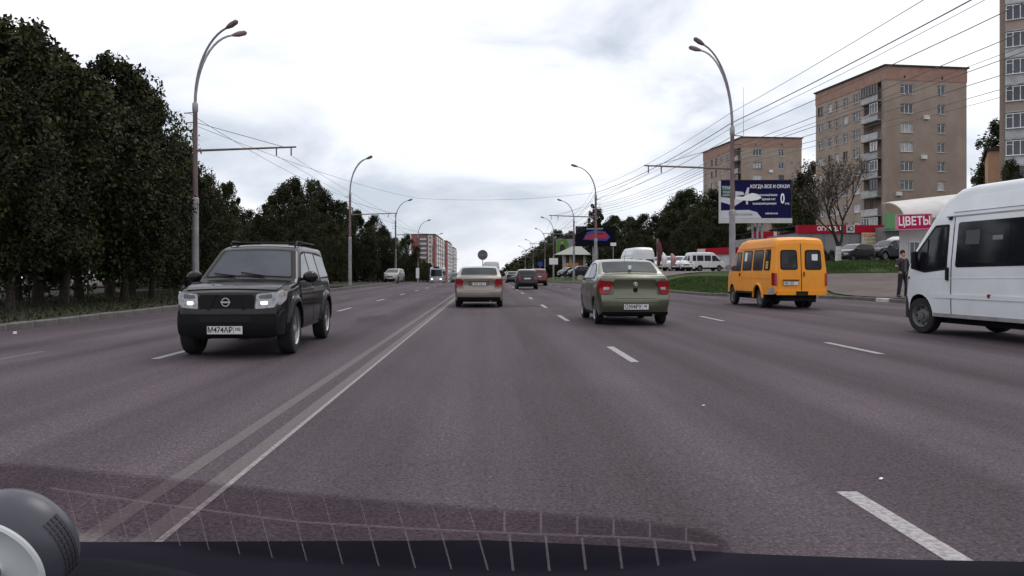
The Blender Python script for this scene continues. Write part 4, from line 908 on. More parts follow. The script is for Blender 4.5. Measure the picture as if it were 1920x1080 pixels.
def simple_house(label, loc, rz, W, D, H, wm, roofm, nx, nf, cat='building', seed=1, pitched=0, fh=2.9, ww=1.2, name='low_building'):
    R = random.Random(seed); root = empty(name, loc, rz, label, cat); mb = MB()
    for Mx, wd in ((FR(0), W), (FR(-PI/2, 0, D), D)):
        holes = []; n = max(1, int(nx * wd / W))
        for f in range(nf):
            for i in range(n):
                x = wd * (i + .5) / n; zc = f * fh + 1.6; holes.append((x - ww/2, x + ww/2, zc - .65, zc + .65)); window(root, Mx, x, zc, ww, 1.3, 2, R)
        holed(mb, Mx, 0, wd, -2, H, holes)
    mb.add([Vector(p) for p in ((W, 0, -2), (W, D, -2), (W, D, H), (W, 0, H))], [(0, 1, 2, 3)]); mb.add([Vector(p) for p in ((0, D, -2), (W, D, -2), (W, D, H), (0, D, H))], [(0, 1, 2, 3)])
    rawmesh(mb, 'wall', [wm, M['reveal']], root)
    if pitched:
        r = MB(); r.add([(-.4, -.4, H), (W + .4, -.4, H), (W + .4, D + .4, H), (-.4, D + .4, H), (-.4, D/2, H + pitched), (W + .4, D/2, H + pitched)], [(0, 1, 5, 4), (2, 3, 4, 5), (0, 4, 3), (1, 2, 5), (0, 3, 2, 1)])
        r.build('roof', roofm, root, smooth=False); MB().box(W*.3, W*.3 + .6, D*.35, D*.35 + .6, H + pitched * .4, H + pitched + .9).build('chimney', M['brickB'], root, smooth=False)
    else: MB().box(-.3, W + .3, -.3, D + .3, H, H + .35).build('roof', roofm, root, smooth=False)
    return root
M['peach'] = two_tone('peach_render', (.45, .27, .18), (.50, .31, .21), 1.0)
M['pink'] = two_tone('pink_render', (.36, .20, .17), (.42, .25, .2), 1.0)
simple_house('low peach coloured building behind the white van at the right edge', (PX(1852, 92), 92, 1.5), rad(-30), 16, 10, HZ(283, 92) - 1.5, M['peach'], M['roofing'], 3, 4, seed=3)
simple_house('brick house with a pitched roof standing above the dark trees', (PX(1268, 190), 190, 4), rad(12), 13, 9, HZ(398, 190) - 4, M['brickB'], mat('red_roof', (.16, .07, .055), .8), 4, 3, 'house', 4, pitched=2.0, name='house')
simple_house('pink building with white windows half hidden behind the left trees', (-52, 62, 0), rad(8), 26, 10, 5.6, M['pink'], M['roofing'], 8, 2, seed=6)
simple_house('long pale building glimpsed low between the left tree trunks', (-58, 104, -.6), rad(0), 24, 10, 5.5, M['peach'], M['roofing'], 7, 2, seed=7)
# staggered red and white blocks far down the road on the left
M['farred'] = two_tone('far_red_brick', (.27, .07, .065), (.33, .10, .09), .3); M['farwhite'] = mat('far_white_panel', (.50, .48, .47), .8, noise=(.3, .2))
def farblock(label, x1, Z, ytop, yb, W, D, g):
    H = HZ(ytop, Z) - road_z(Z); root = empty('apartment_block', (x1 - W, Z, road_z(Z)), 0, label, 'apartment building', g); nf = 10; fh = H / (nf + .4)
    mb = MB().box(0, W, 0, D, -1, H); mb.build('wall', M['farred'], root, smooth=False)
    MB().box(-.3, W + .3, -.3, D + .3, H, H + .5).build('roof', M['roofing'], root, smooth=False)
    MB().box(W * .70, W * .90, -.5, -.02, 0, H - .4).build('white_panel', M['farwhite'], root, smooth=False)
    k = 4
    for i in range(k):          # road side: white loggia columns
        y0 = D * (i + .12) / k; MB().box(W + .02, W + 1.0, y0, y0 + D / k * .55, 0, H - 1).build('white_panel', M['farwhite'], root, smooth=False)
    for f in range(nf):
        z = f * fh + .6
        MB().box(W * .36, W * .64, -1.2, -.02, z, z + 1.1).build('balcony', M['farwhite'], root, smooth=False)
        MB().box(W * .38, W * .62, -.3, -.03, z + 1.1, z + fh - .1).build('window', M['wglass'], root, smooth=False)
        for a in (.08, .22, .76): MB().box(W * a, W * a + 1.1, -.56 if a > .7 else -.06, -.03 if a < .7 else -.51, z + .9, z + 2.1).build('window', M['wglass'], root, smooth=False)
        for i in range(k):
            y0 = D * (i + .12) / k; MB().box(W + 1.005, W + 1.06, y0 + .8, y0 + D / k * .48, z + 1, z + 2.1).build('window', M['wglass'], root, smooth=False)
    return root
farblock('nearest red and white block of the far row on the left', -33, 500, 440, 520, 15, 85, 'far red and white blocks')
farblock('middle red and white block of the far row on the left', -32, 620, 452, 520, 14, 85, 'far red and white blocks')
farblock('farthest red and white block of the far row on the left', -33, 745, 463, 520, 14, 85, 'far red and white blocks')
# ---------------------------------------------------------------- shops
M['shopgrey'] = mat('shop_cladding', (.20, .195, .205), .7, noise=(.8, .12)); M['shopred'] = mat('fascia_red', (.33, .006, .022), .6, spec=.15, noise=(.7, .12))
M['shopwhite'] = mat('shop_white', (.50, .49, .49), .7, noise=(.7, .12)); M['magenta'] = mat('magenta_sign', (.42, .008, .075), .6, spec=.15)
def shop(label, px0, Z0, px1, Z1, ftop, fbot, wallm, nseg=4, depth=8, sign='', group=None):
    x0, x1 = PX(px0, Z0), PX(px1, Z1); L = math.hypot(x1 - x0, Z1 - Z0); ang = math.atan2(Z1 - Z0, x1 - x0)
    zt, zb = HZ(ftop, (Z0 + Z1) / 2), HZ(fbot, (Z0 + Z1) / 2); g = gz((x0 + x1) / 2, (Z0 + Z1) / 2) - .3
    root = empty('shop', (x0, Z0, 0), ang, label, 'shop')
    MB().box(0, L, .1, depth, g, zb).build('wall', wallm, root, smooth=False); MB().box(.02, L - .02, .12, depth, zt - .08, zt - .02).build('roof', M['roofing'], root, smooth=False)
    for i in range(nseg):       # cladding panels with open joints
        a, b = L * i / nseg, L * (i + 1) / nseg
        MB().box(a + .02, b - .02, .05, .098, g, zb - .02).build('panel', wallm, root, smooth=False)
    MB().box(-.05, L + .05, -.15, .6, zb, zt).build('fascia', M['shopred'], root, smooth=False)
    return root, L, zb, zt, g
s, L, zb, zt, g = shop('long grey shop with a red fascia and letters behind the parked dark cars', 1497, 72, 1667, 72, 422, 437, M['shopgrey'], 7)
MB().box(L * .52, L * .61, -.19, -.155, zb + .03, zt - .03).build('fascia_panel', M['shopwhite'], s, smooth=False)
textobj('ОГРАДЫ', .5, s, M['white'], (L * .33, -.165, (zb + zt) / 2), bold=.012)
textobj('Ю', .6, s, M['ink'], (L * .565, -.2, (zb + zt) / 2), bold=.012)
d_ = MB().box(L * .06, L * .12, .0, .045, g, g + 2.1).build('door', M['wframe'], s, smooth=False)
p = MB().box(-.95, .95, -.06, 0, -.7, .7).build('poster', mat('poster_cream', (.55, .50, .36), .6), smooth=False)
p.location = (PX(1635, 71.8), 71.8, HZ(451, 71.8)); tag(p, 'cream advertising poster with red and green letters on the grey shop wall', 'poster')
rp = mat('poster_red', (.5, .03, .03), .6); gp_ = mat('poster_green', (.05, .2, .08), .6)
textobj('ПОДАРОК', .36, p, rp, (0, -.065, .42), bold=.01); textobj('с доставкой', .24, p, gp_, (0, -.065, .08), bold=.006); textobj('ЕСТЬ', .4, p, rp, (0, -.065, -.36), bold=.01)
s, L, zb, zt, g = shop('shop with a red fascia partly behind the orange minibus roof', 1416, 84, 1500, 84, 434, 446, M['shopwhite'], 5)
MB().box(L * .40, L * .47, -.19, -.155, zb + .02, zt - .02).build('fascia_panel', M['shopwhite'], s, smooth=False)
b = empty('roof_banner', (PX(1484, 80), 80, HZ(437, 80)), 0, 'white tilted banner with pink letters above the orange minibus', 'banner', rot=(0, rad(-13), 0))
MB().box(-1.25, 1.25, -.05, .05, -.36, .36).build('board', M['white'], b, smooth=False)
textobj('АРЕНДА ПЛОЩАДЕЙ', .24, b, M['magenta'], (0, -.055, .14), bold=.004); textobj('тел. 8-902-200', .24, b, M['ink'], (0, -.055, -.16), bold=.004)
for k in (-.9, .9): MB().tube([(k, .08, -.36), (k, .08, -1.2)], .04, 6).build('post', M['galv'], b)
s, L, zb, zt, g = shop('distant white kiosk with a sloping red fascia left of the orange minibus', 1309, 82, 1376, 77, 465, 477, M['shopwhite'], 6)
MB().box(.1, L * .25, -.19, -.155, zb + .05, zt - .05).build('fascia_panel', M['shopwhite'], s, smooth=False)
# flower shop
Z = 52.0; x0 = PX(1686, Z); r = empty('flower_shop', (x0, Z, 1.3), rad(-3), 'white flower shop with an awning roof behind the large white van', 'shop')
gh = 1.3
MB().prism([(0, 0), (9.5, 0), (11, 7), (4.1, 7)], Matrix(((1, 0, 0, 0), (0, 0, 1, 0), (0, 1, 0, -.6), (0, 0, 0, 1))), HZ(425, Z) - gh + .6).build('wall', M['shopwhite'], r, smooth=False)
for k in range(9):
    MB().box(.02 + k * .55, .52 + k * .55, -.05, -.002, .0, 2.0).build('panel', M['shopwhite'], r, smooth=False) if k not in (1,) else None
wd = MB().box(.62, 1.25, -.07, -.01, .4, 1.95).build('window', M['wframe'], r, smooth=False); MB().box(.67, .91, -.09, -.071, .5, 1.88).build('pane', M['wglass'], wd, smooth=False); MB().box(.97, 1.2, -.09, -.071, .5, 1.88).build('pane', M['wglass'], wd, smooth=False)
aw = MB(); a = []; n = 10
for k in range(n + 1):
    t = PI / 2 * k / n; a.append((-.9 + 3.2 * (1 - math.cos(t)) * 1.0, 4.0 - gh * 0 - 1.3 + .55 + 1.35 * math.sin(t)))
V = []
for xx, dz in ((-.35, 0), (9.5, 1.1)):
    for y_, z_ in a: V.append((xx, y_ - .6, z_ + dz))
    for y_, z_ in a: V.append((xx, y_ - .6, z_ + dz - .07))
m_ = n + 1
fs = [(k, k + 1, 2 * m_ + k + 1, 2 * m_ + k) for k in range(n)] + [(m_ + k, 3 * m_ + k, 3 * m_ + k + 1, m_ + k + 1) for k in range(n)] + [(k, m_ + k, m_ + k + 1, k + 1) for k in range(n)] + [(0, 2 * m_, 3 * m_, m_)]
aw.add(V, fs); aw.build('awning', mat('awning_white', (.55, .53, .51), .7, noise=(1.2, .15)), r)
for k in range(6): MB().tube([(k * 1.7, -1.4, 2.9 + k * .19), (k * 1.7, 0, 2.7)], .03, 6).build('awning_strut', M['galv'], r)
MB().tube([(2.2, -1.3, -.4), (2.2, -1.3, 3.0)], .06, 8).build('post', M['white'], r)
sg = empty('flower_shop_sign', (PX(1713, 50.5), 50.5, HZ(416, 50.5)), rad(2), 'magenta sign with white Cyrillic letters for flowers above the parked cars', 'sign', rot=(0, rad(-2), rad(2)))
MB().box(-1.08, 1.08, -.1, .1, -.46, .46).build('panel', M['magenta'], sg, smooth=False)
textobj('ЦВЕТЫ', .74, sg, M['white'], (0, -.105, .02), bold=.018, sx=.82); f = MB()
for q in ((-1.1, 1.1, .44, .49), (-1.1, 1.1, -.49, -.44), (-1.12, -1.07, -.44, .44), (1.07, 1.12, -.44, .44)): f.box(q[0], q[1], -.12, .12, q[2], q[3])
f.build('frame', mat('pink_trim', (.55, .22, .33), .5), sg, smooth=False)
k_ = empty('side_shop', (PX(1660, 70), 70, 2.0), 0, 'small grey green shop with a green sign beside the flower shop', 'shop')
MB().box(0, 2.6, 0, 4, -.6, 3.2).build('wall', M['shopgrey'], k_, smooth=False); MB().box(-.1, 2.7, -.5, 0, 3.0, 4.4).build('fascia', mat('green_sign', (.10, .24, .10), .5), k_, smooth=False)
MB().box(-.2, 2.8, -1.2, .3, 2.8, 2.92).build('canopy', mat('green_canopy', (.14, .22, .2), .6), k_, smooth=False)
# ---------------------------------------------------------------- billboards and pavilion
navy = mat('print_navy', (.010, .010, .058), .8, spec=.1); green = mat('print_green', (.02, .10, .07), .5); pale = mat('print_pale', (.55, .54, .60), .5); grey = mat('print_grey', (.25, .25, .30), .5)
Z = 69; bz = HZ(374, Z); bb = empty('billboard', (PX(1417, Z), Z, 0), rad(-1.5), 'blue billboard with a white aeroplane and Cyrillic lettering behind the right lamp post', 'billboard')
w2, h2 = 3.0, 1.62
MB().box(-w2, w2, 0, .3, bz - h2, bz + h2).build('panel', navy, bb, smooth=False)
f = MB()
for q in ((-w2 - .09, w2 + .09, bz - h2 - .42, bz - h2), (-w2 - .09, -w2, bz - h2, bz + h2)): f.box(q[0], q[1], -.08, .32, q[2], q[3])
f.build('frame', M['shopwhite'], bb, smooth=False)
f = MB().box(w2, w2 + .07, -.06, .32, bz - h2, bz + h2).box(-w2, w2 + .07, -.06, .32, bz + h2, bz + h2 + .07); f.build('frame', M['roofing'], bb, smooth=False)
def flat(poly, m, y=-.012, nm='print'):
    mb = MB(); mb.prism([(p_[0], p_[1] + bz) for p_ in poly], Matrix.Translation((0, y, 0)), -y - .001); return mb.build(nm, m, bb, smooth=False)
flat([(-3, -.1), (-2.2, -.12), (-2.0, -.75), (-3, -.75)] and [(-3, .22), (-2.1, .12), (-1.0, -.05), (-1.9, -.62), (-2.4, -.38), (-3, -.2)], pale)          # wing
flat([(-1.75, .28), (-1.1, .22), (-.8, .42), (-.3, .55), (.1, .48), (.42, .26), (.48, .12), (.2, -.02), (-.4, -.12), (-1.2, -.06), (-1.75, .05)], M['white'], -.02)
flat([(-.95, .42), (-.72, 1.02), (-.55, 1.06), (-.62, .48)], pale, -.02); flat([(-1.75, .3), (-1.75, .72), (-1.1, .66), (-.95, .42)], pale, -.016)
flat([(-.85, -.12), (-.82, -.42), (-.66, -.42), (-.68, -.1)], pale, -.02)
flat([(-2.9, .22), (-2.9, 1.2), (-1.78, 1.2), (-1.78, .22)], green, -.008)
flat([(-3, -1.6), (-3, -.95), (-.6, -.9), (.1, -1.1), (.5, -1.6)], pale, -.008)
for body, sz, x, z, b_ in (('КОГДА ВСЕ И СРАЗУ!', .41, 1.22, 1.1, .008), ('ПАУШАЛЬНЫЙ ВЗНОС', .2, .98, .36, .006), ('ЕДИНЫЙ СЧЕТ', .2, 1.1, .0, .006), ('БАНКОВСКИЙ ДОКУМЕНТ', .2, .75, -.38, .006), ('8-800-200-60-60', .2, 1.35, -1.22, .004)):
    textobj(body, sz, bb, M['white'], (x, -.03, bz + z), bold=b_, sx=.78)
textobj('0', 1.25, bb, M['white'], (2.28, -.03, bz + .03), bold=.03, sx=.6); textobj('РУБ.', .2, bb, M['white'], (2.7, -.03, bz - .38), bold=.004)
textobj('ТРИ', .36, bb, pale, (-2.55, -.03, bz + .98), bold=.006); textobj('ПРОДУКТА', .22, bb, pale, (-2.32, -.03, bz + .62), bold=.005, sx=.8); textobj('СБЕРЕЖЕНИЯ', .18, bb, pale, (-2.32, -.03, bz + .36), bold=.004, sx=.8)
textobj('БИЗНЕС В БАНКЕ', .24, bb, grey, (-1.3, -.03, bz - 1.3), bold=.004)
for x in (-.12, .28, .68): MB().tube([(x, .45, gz(23, 69) - .5), (x, .45, bz + h2 - .3)], .10, 8).build('post', M['galv'], bb)
# dark billboard with a red car
Z = 120; bz = HZ(443, Z); bb = empty('billboard', (PX(1117, Z), Z, 0), rad(0), 'dark billboard showing a red car on blue light behind the second right lamp post', 'billboard')
MB().box(-3.0, 3.0, 0, .3, bz - 1.5, bz + 1.5).build('panel', mat('print_black', (.006, .006, .012), .8, spec=.1), bb, smooth=False)
flat([(-1.9, -.5), (-1.3, .6), (0, .95), (1.4, .7), (2.2, -.1), (1.6, -.7)], mat('print_blue', (.03, .06, .30), .5), -.01)
flat([(-1.5, -.35), (-1.6, .0), (-1.0, .22), (-.3, .30), (.2, .62), (1.1, .62), (1.5, .35), (1.75, .25), (1.8, -.3)], mat('print_red', (.5, .01, .03), .4), -.02)
flat([(-.05, .28), (.28, .54), (1.02, .54), (1.3, .3)], mat('print_glass', (.03, .03, .06), .4), -.03)
flat([(-1.4, 1.0), (-1.4, 1.2), (1.1, 1.25), (1.1, 1.05)], grey, -.02)
for x in (-.3, .3): MB().tube([(x, .45, -1), (x, .45, bz)], .14, 8).build('post', M['galv'], bb)
Z = 150; bz = HZ(461, Z); bb = empty('billboard', (PX(1060, Z), Z, 0), rad(0), 'green and white billboard with a man in a dark suit above the pavilion', 'billboard')
MB().box(-1.75, 1.75, 0, .3, bz - 1.3, bz + 1.3).build('panel', grey, bb, smooth=False)
flat([(-1.7, -1.25), (-1.7, 1.25), (.2, 1.25), (.7, .2), (-.2, -1.25)], mat('print_lime', (.09, .20, .03), .6), -.01); flat([(-1.1, -1.25), (-.95, .1), (-.6, .35), (-.2, .1), (0, -.6), (0, -1.25)], M['ink'], -.02)
flat([(-.78, .35), (-.8, .8), (-.4, .8), (-.42, .35)], mat('print_skin', (.45, .25, .18), .5), -.02)
for x in (-.4, .4): MB().tube([(x, .45, -2), (x, .45, bz)], .12, 8).build('post', M['galv'], bb)
Z = 140; pv = empty('pavilion', (PX(1075, Z), Z, road_z(Z)), 0, 'small pavilion with a hipped green and white canopy on columns', 'pavilion')
zt = HZ(462, Z) - road_z(Z); zb = HZ(478, Z) - road_z(Z)
mb = MB(); mb.add([(-3.4, -2.5, zb), (2.8, -2.5, zb), (2.8, 2.5, zb), (-3.4, 2.5, zb), (-.2, 0, zt), (1.4, 0, zt)], [(0, 1, 5, 4), (1, 2, 5), (2, 3, 4, 5), (3, 0, 4), (0, 3, 2, 1)], 0); mb.m[1] = 1
mb.build('canopy', [mat('canopy_pale', (.33, .34, .32), .7), mat('canopy_green', (.08, .18, .05), .6)], pv, smooth=False)
for x in (-1.6, -.6, 1.8): MB().box(x - .2, x + .2, -1.2, -.8, -.1, zb - .01).build('column', M['farwhite'], pv, smooth=False)
MB().box(-1.4, 2.2, 0, 2, -.1, zb - .02).build('wall', M['wframe2'], pv, smooth=False)
kz = gz(PX(1074, 126), 126); ks = empty('kiosk', (PX(1074, 126), 126, kz), 0, 'small orange topped kiosk under the green and white pavilion', 'kiosk')
MB().box(-.75, .75, 0, 1.5, 0, 1.6).build('wall', M['balc2'], ks, smooth=False); MB().box(-.85, .85, -.3, 1.6, 1.6, 2.1).build('fascia', mat('kiosk_orange', (.6, .22, .02), .5), ks, smooth=False); MB().box(-.5, .5, -.03, -.002, .8, 1.4).build('window', M['wglass'], ks, smooth=False)
# round road sign seen from behind and small roadside signs
def roundsign(label, px, py, Z, rpx, m):
    r_ = rpx * Z / F; x = PX(px, Z); z = HZ(py, Z); root = empty('road_sign', (x, Z, road_z(Z)), 0, label, 'road sign'); z -= road_z(Z)
    MB().lathe([(.001, -.02), (r_, -.02), (r_, .02), (.001, .02)], 28, 'Y', (0, 0, z)).build('disc', m, root)
    MB().tube([(0, .05, 0), (0, .05, z + r_ * .5)], .05, 8).build('post', M['galv'], root); MB().box(-r_ * .8, r_ * .8, -.035, -.021, z - .03, z + .03).build('bracket', M['galv'], root, smooth=False); return root
roundsign('round grey sign back on a pole above the roof of the tan saloon', 905, 478, 100, 9.5, mat('sign_back', (.10, .09, .09), .6, noise=(4, .3)))
def plateSign(label, px, py, Z, w, h, m, txt=None):
    x = PX(px, Z); z = HZ(py, Z); root = empty('road_sign', (x, Z, 0), 0, label, 'road sign')
    MB().box(-w/2, w/2, -.03, .03, z - h/2, z + h/2).build('plate', m, root, smooth=False); MB().tube([(0, .08, gz(x, Z) - .2), (0, .08, z + h/2)], .05, 8).build('post', M['galv'], root); return root
plateSign('white rectangular sign beside the distant right lamp posts', 1038, 490, 120, 1.3, .95, M['white'])
plateSign('small white sign plate below the dark car billboard', 1150, 458, 100, .7, .4, M['white'])
plateSign('narrow blue sign in the distance left of the right lamp posts', 1013, 495, 160, .9, .9, mat('sign_blue', (.03, .06, .3), .5))
plateSign('small pale sign on the far left verge near the bus', 783, 512, 125, .5, 1.6, M['white'])
# ---------------------------------------------------------------- lamp posts, wires
def lamp(side, h=10.9, double=True, arm=True):
    """side=+1: the head reaches towards +x. Built at the origin."""
    root = empty('street_lamp')
    MB().tube([(0, 0, -.3), (0, 0, 4.0)], [.155, .135], 14).build('lower_pole', M['concrete'] if False else M['galv'], root)
    MB().lathe([(.15, 3.9), (.15, 4.1), (.11, 4.15)], 14, 'Z').build('collar', M['galv'], root)
    MB().tube([(0, 0, 4.1), (0, 0, 7.8)], [.105, .09], 12).build('upper_pole', M['rustpole'], root)
    MB().lathe([(.09, 7.6), (.115, 7.65), (.115, 7.95), (.08, 8.0)], 12, 'Z').build('collar', M['galv'], root)
    for k in ((-1, 1) if double else (0,)):
        pts = []
        for i in range(13):
            t = i / 12; a = t * PI / 2 * .9
            pts.append((side * (1.55 * (1 - math.cos(a)) / (1 - math.cos(PI / 2 * .9))) * (1 if k <= 0 else .78), k * .9 * t ** 1.6, 7.95 + (h - 8.1 + (0.0 if k <= 0 else .25)) * math.sin(a) / math.sin(PI / 2 * .9)))
        a = MB().tube(pts, [.062 - .022 * i / 12 for i in range(13)], 8).build('lamp_arm', M['galv'], root)
        p, q = Vector(pts[-1]), Vector(pts[-2]); d = (p - q).normalized(); d = Vector((d.x, d.y, d.z * .6 + .12)).normalized()
        hd = MB().tube([p, p + d * .12, p + d * .3, p + d * .58, p + d * .66], [.045, .08, .115, .10, .03], 10)
        hd.build('lamp_head', M['rustpole'], a)
    if arm:
        b = MB().tube([(0, 0, 6.05), (side * 4.1, 0, 6.2)], [.05, .035], 8).build('cantilever', M['wframe2'], root)
        for x in (3.3, 3.9): MB().tube([(side * x, 0, 6.18), (side * x, 0, 5.85)], .03, 6).build('insulator', M['rustpole'], b)
        MB().tube([(0, 0, 7.2), (side * 3.6, 0, 6.2)], .012, 5).build('stay_wire', M['wframe2'], b)
        for z in (7.6, 7.2, 6.9): MB().tube([(-side * .45, 0, z - .03), (0, 0, z)], .022, 6).build('bracket', M['rustpole'], root)
    return root
LX = -11.9; protoL = lamp(1); protoL1 = lamp(1, 10.6, False)
def put(proto, used, x, y, label, group):
    o = proto if not used else dup(proto); o.location = (x, y, gz(x, y)); return tag(o, label, 'street lamp', group)
names = ['tall double headed lamp post behind the dark four wheel drive, nearest on the left', 'double headed lamp post second along the left verge', 'lamp post third along the left verge by the parked old car',
         'lamp post fourth on the left in front of the red and white blocks', 'lamp post fifth on the left by the oncoming bus', 'lamp post sixth on the left, far off']
u = {}
for i, Z in enumerate((32.5, 69, 103, 136, 172, 208)):
    p = protoL if i < 2 else protoL1
    o = put(p, p in u, PX(366, 32.5) if i == 0 else LX, Z, names[i], 'lamp posts along the left verge'); u[p] = 1
pR = lamp(-1, 11.7); pR2 = lamp(-1, 10.6, False)
namesR = ['tall double headed lamp post rising behind the orange minibus, nearest on the right', 'lamp post second on the right behind the green saloon', 'lamp post third on the right beside the pavilion',
          'lamp post fourth on the right by the white sign', 'lamp post fifth on the right, thin and far', 'lamp post sixth on the right, far off', 'farthest lamp post on the right']
for i, (px, Z) in enumerate(((1373, 37.2), (1117, 70), (1076, 104), (1038, 134), (1022, 168), (1000, 205), (985, 245))):
    p = pR if i == 0 else pR2
    o = put(p, p in u, PX(px, Z), Z, namesR[i], 'lamp posts along the right kerb'); u[p] = 1
wm = mat('wire', (.16, .16, .17), .6)
def wire(name, label, cat, pts, r, group=None, sag=.35):
    P = []
    for (a, b) in zip(pts, pts[1:]):
        a, b = Vector(a), Vector(b)
        for i in range(10):
            t = i / 10; q = a.lerp(b, t); q.z -= sag * 4 * t * (1 - t); P.append(q)
    P.append(Vector(pts[-1])); return MB().tube(P, r * .85, 5).build(name, wm, None, label=label, cat=cat, group=group)
lampsR = [(PX(px, Z), Z) for px, Z in ((1373, 37.2), (1117, 70), (1076, 104), (1038, 134), (1022, 168), (1000, 205), (985, 245))]
lampsL = [(PX(366, 32.5), 32.5)] + [(LX, Z) for Z in (69, 103, 136, 172, 208)]
def run(lamps, dx, h, near, label, r=.012, sag=.35, side=1, n=6, group='overhead wires'):
    pts = ([(near[0], -4, near[1])] if near else []) + [(x + side * dx, y, gz(x, y) * 1 + h) for x, y in lamps[:n]]
    return wire('overhead_wire', label, 'wire', pts, r, group, sag)
run(lampsR, 0, 8.2, (12.6, 8.4), 'overhead wire on the right, uppermost, crossing the sky above the big block', .022)
run(lampsR, .25, 7.7, (13.6, 8.1), 'overhead wire second from the top over the right hand lamp posts', .016)
run(lampsR, .45, 7.2, (15.0, 7.9), 'overhead wire passing over the roof of the big tan block', .014)
run(lampsR, .45, 6.9, (16.5, 7.7), 'overhead wire crossing the big tan block near its parapet', .014)
run(lampsR, .1, 6.6, (18.5, 7.6), 'overhead wire crossing the upper windows of the big tan block', .014)
run(lampsR, .1, 6.4, (21, 7.6), 'lowest overhead wire on the right crossing the big tan block', .012)
run(lampsR, 3.3, 5.85, None, 'trolley wire over the right lanes, inner of the pair', .008, .1, -1)
run(lampsR, 3.9, 5.85, None, 'trolley wire over the right lanes, outer of the pair', .008, .1, -1)
run(lampsL, 3.3, 5.85, None, 'trolley wire over the left lanes, kerb side of the pair', .008, .1)
run(lampsL, 3.9, 5.85, None, 'trolley wire over the left lanes, road side of the pair', .008, .1)
run(lampsL, -.3, 7.6, None, 'overhead wire along the left lamp posts near the tree tops', .012)
run(lampsR, -.15, 8.6, (11.9, 9.0), 'overhead wire just above the uppermost right hand wire', .012)
run(lampsR, .05, 8.0, (13.0, 8.5), 'thin overhead wire between the two uppermost right hand wires', .010)
run(lampsR, .35, 7.0, (17.4, 8.2), 'thin overhead wire passing before the top row of windows of the big block', .010)
run(lampsR, .2, 6.2, (24, 8.2), 'thin overhead wire slanting across the middle of the big block', .010)
wire('span_wire', 'thin span wire crossing from the first left lamp post towards the right', 'wire', [(lampsL[0][0], 32.5, 7.2), (-6, 69, 7.6), (lampsR[1][0], 70, 8.2)], .012)
# ---------------------------------------------------------------- left fence and kerbside bits
fr = empty('park_fence', (-19.5, 14, .1), 0, 'low dark metal fence between the left trees', 'fence')
for k in range(0, 26): MB().box(-.03, .03, k * 2.5 - .03, k * 2.5 + .03, 0, 1.0).build('post', M['black'], fr, smooth=False)
for z in (.35, .85): MB().box(-.02, .02, -.0, 62.5, z, z + .05).build('rail', M['black'], fr, smooth=False)
random.seed(3)
for i, (x, y, c, lb) in enumerate(((-27, 33, (.55, .56, .6), 'white parked car glimpsed between the left tree trunks, leftmost'), (-27, 38, (.12, .2, .4), 'blue parked car glimpsed between the left tree trunks'),
                                   (-27, 44, (.5, .5, .5), 'silver parked car behind the left trees near the enlarged trunk'), (-27.5, 50, (.45, .42, .4), 'pale parked car behind the left trees, second from the right'), (-28, 57, (.6, .6, .6), 'white parked car behind the left trees nearest the lamp post'))):
    hatch(lb, paint('yard_paint', c), (x, y, .15), rad(-90 + random.uniform(-8, 8)), 'cars parked behind the left trees')
lb_ = MB().cbox((0, 0, .03), (.05, .05, .05)); o = lb_.build('litter', M['white'], None, label='small white scrap lying on the road edge at far left', cat='litter'); o.location = (PX(28, 16), 16, .006)
for q, (px, py) in enumerate(((1319, 761), (1652, 899))):
    Y_ = EYE * F / (py - VY); o = MB().box(-.02, .02, -.008, .008, 0, .004).build('litter', M['white'], None, label=('small white chip lying on the road between the right lane dashes', 'tiny pale chip on the road near the large dash at lower right')[q], cat='litter')
    o.location = (PX(px, Y_), Y_, .004); o.rotation_euler = (0, 0, .9)
st = empty('bus_shelter', (PX(318, 58), 58, .1), 0, 'small kiosk with a red and white roof edge left of the dark four wheel drive', 'kiosk')
MB().box(-.8, .8, 0, 1.6, 0, 2.0 * .5).build('wall', M['balc'], st, smooth=False); MB().box(-.9, .9, -.4, 1.7, 1.3, 1.5).build('roof', M['shopred'], st, smooth=False); MB().box(-.7, -.6, -.1, 0, 1.0, 1.3).build('post', M['galv'], st, smooth=False); MB().box(.6, .7, -.1, 0, 1.0, 1.3).build('post', M['galv'], st, smooth=False)
# ---------------------------------------------------------------- trees
import numpy as np
def leafmat(name, c1, c2):
    m = bpy.data.materials.new(name); m.use_nodes = True; nt = m.node_tree; N = nt.nodes; L = nt.links; b = N['Principled BSDF']
    tc = N.new('ShaderNodeTexCoord'); n = N.new('ShaderNodeTexNoise'); n.inputs['Scale'].default_value = .9; n.inputs['Detail'].default_value = 5; L.new(tc.outputs['Object'], n.inputs['Vector'])
    r = N.new('ShaderNodeValToRGB'); e = r.color_ramp.elements; e[0].position = .38; e[0].color = (*c1, 1); e[1].position = .64; e[1].color = (*c2, 1); L.new(n.outputs['Fac'], r.inputs[0])
    oi = N.new('ShaderNodeObjectInfo'); mr = N.new('ShaderNodeMapRange'); mr.inputs[3].default_value = .8; mr.inputs[4].default_value = 1.2; L.new(oi.outputs['Random'], mr.inputs[0])
    v = N.new('ShaderNodeVectorMath'); v.operation = 'SCALE'; L.new(r.outputs[0], v.inputs[0]); L.new(mr.outputs[0], v.inputs['Scale']); L.new(v.outputs[0], b.inputs['Base Color'])
    b.inputs['Roughness'].default_value = .7; b.inputs['Specular IOR Level'].default_value = .2; return m
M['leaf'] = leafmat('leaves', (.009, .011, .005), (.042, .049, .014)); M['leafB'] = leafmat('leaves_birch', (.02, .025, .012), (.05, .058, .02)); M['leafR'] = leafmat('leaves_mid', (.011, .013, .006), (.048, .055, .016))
M['bark'] = two_tone('bark', (.022, .018, .016), (.045, .036, .03), 4, bump=(14, .6, .02)); M['lime'] = two_tone('whitewash', (.40, .39, .38), (.6, .58, .57), 5)
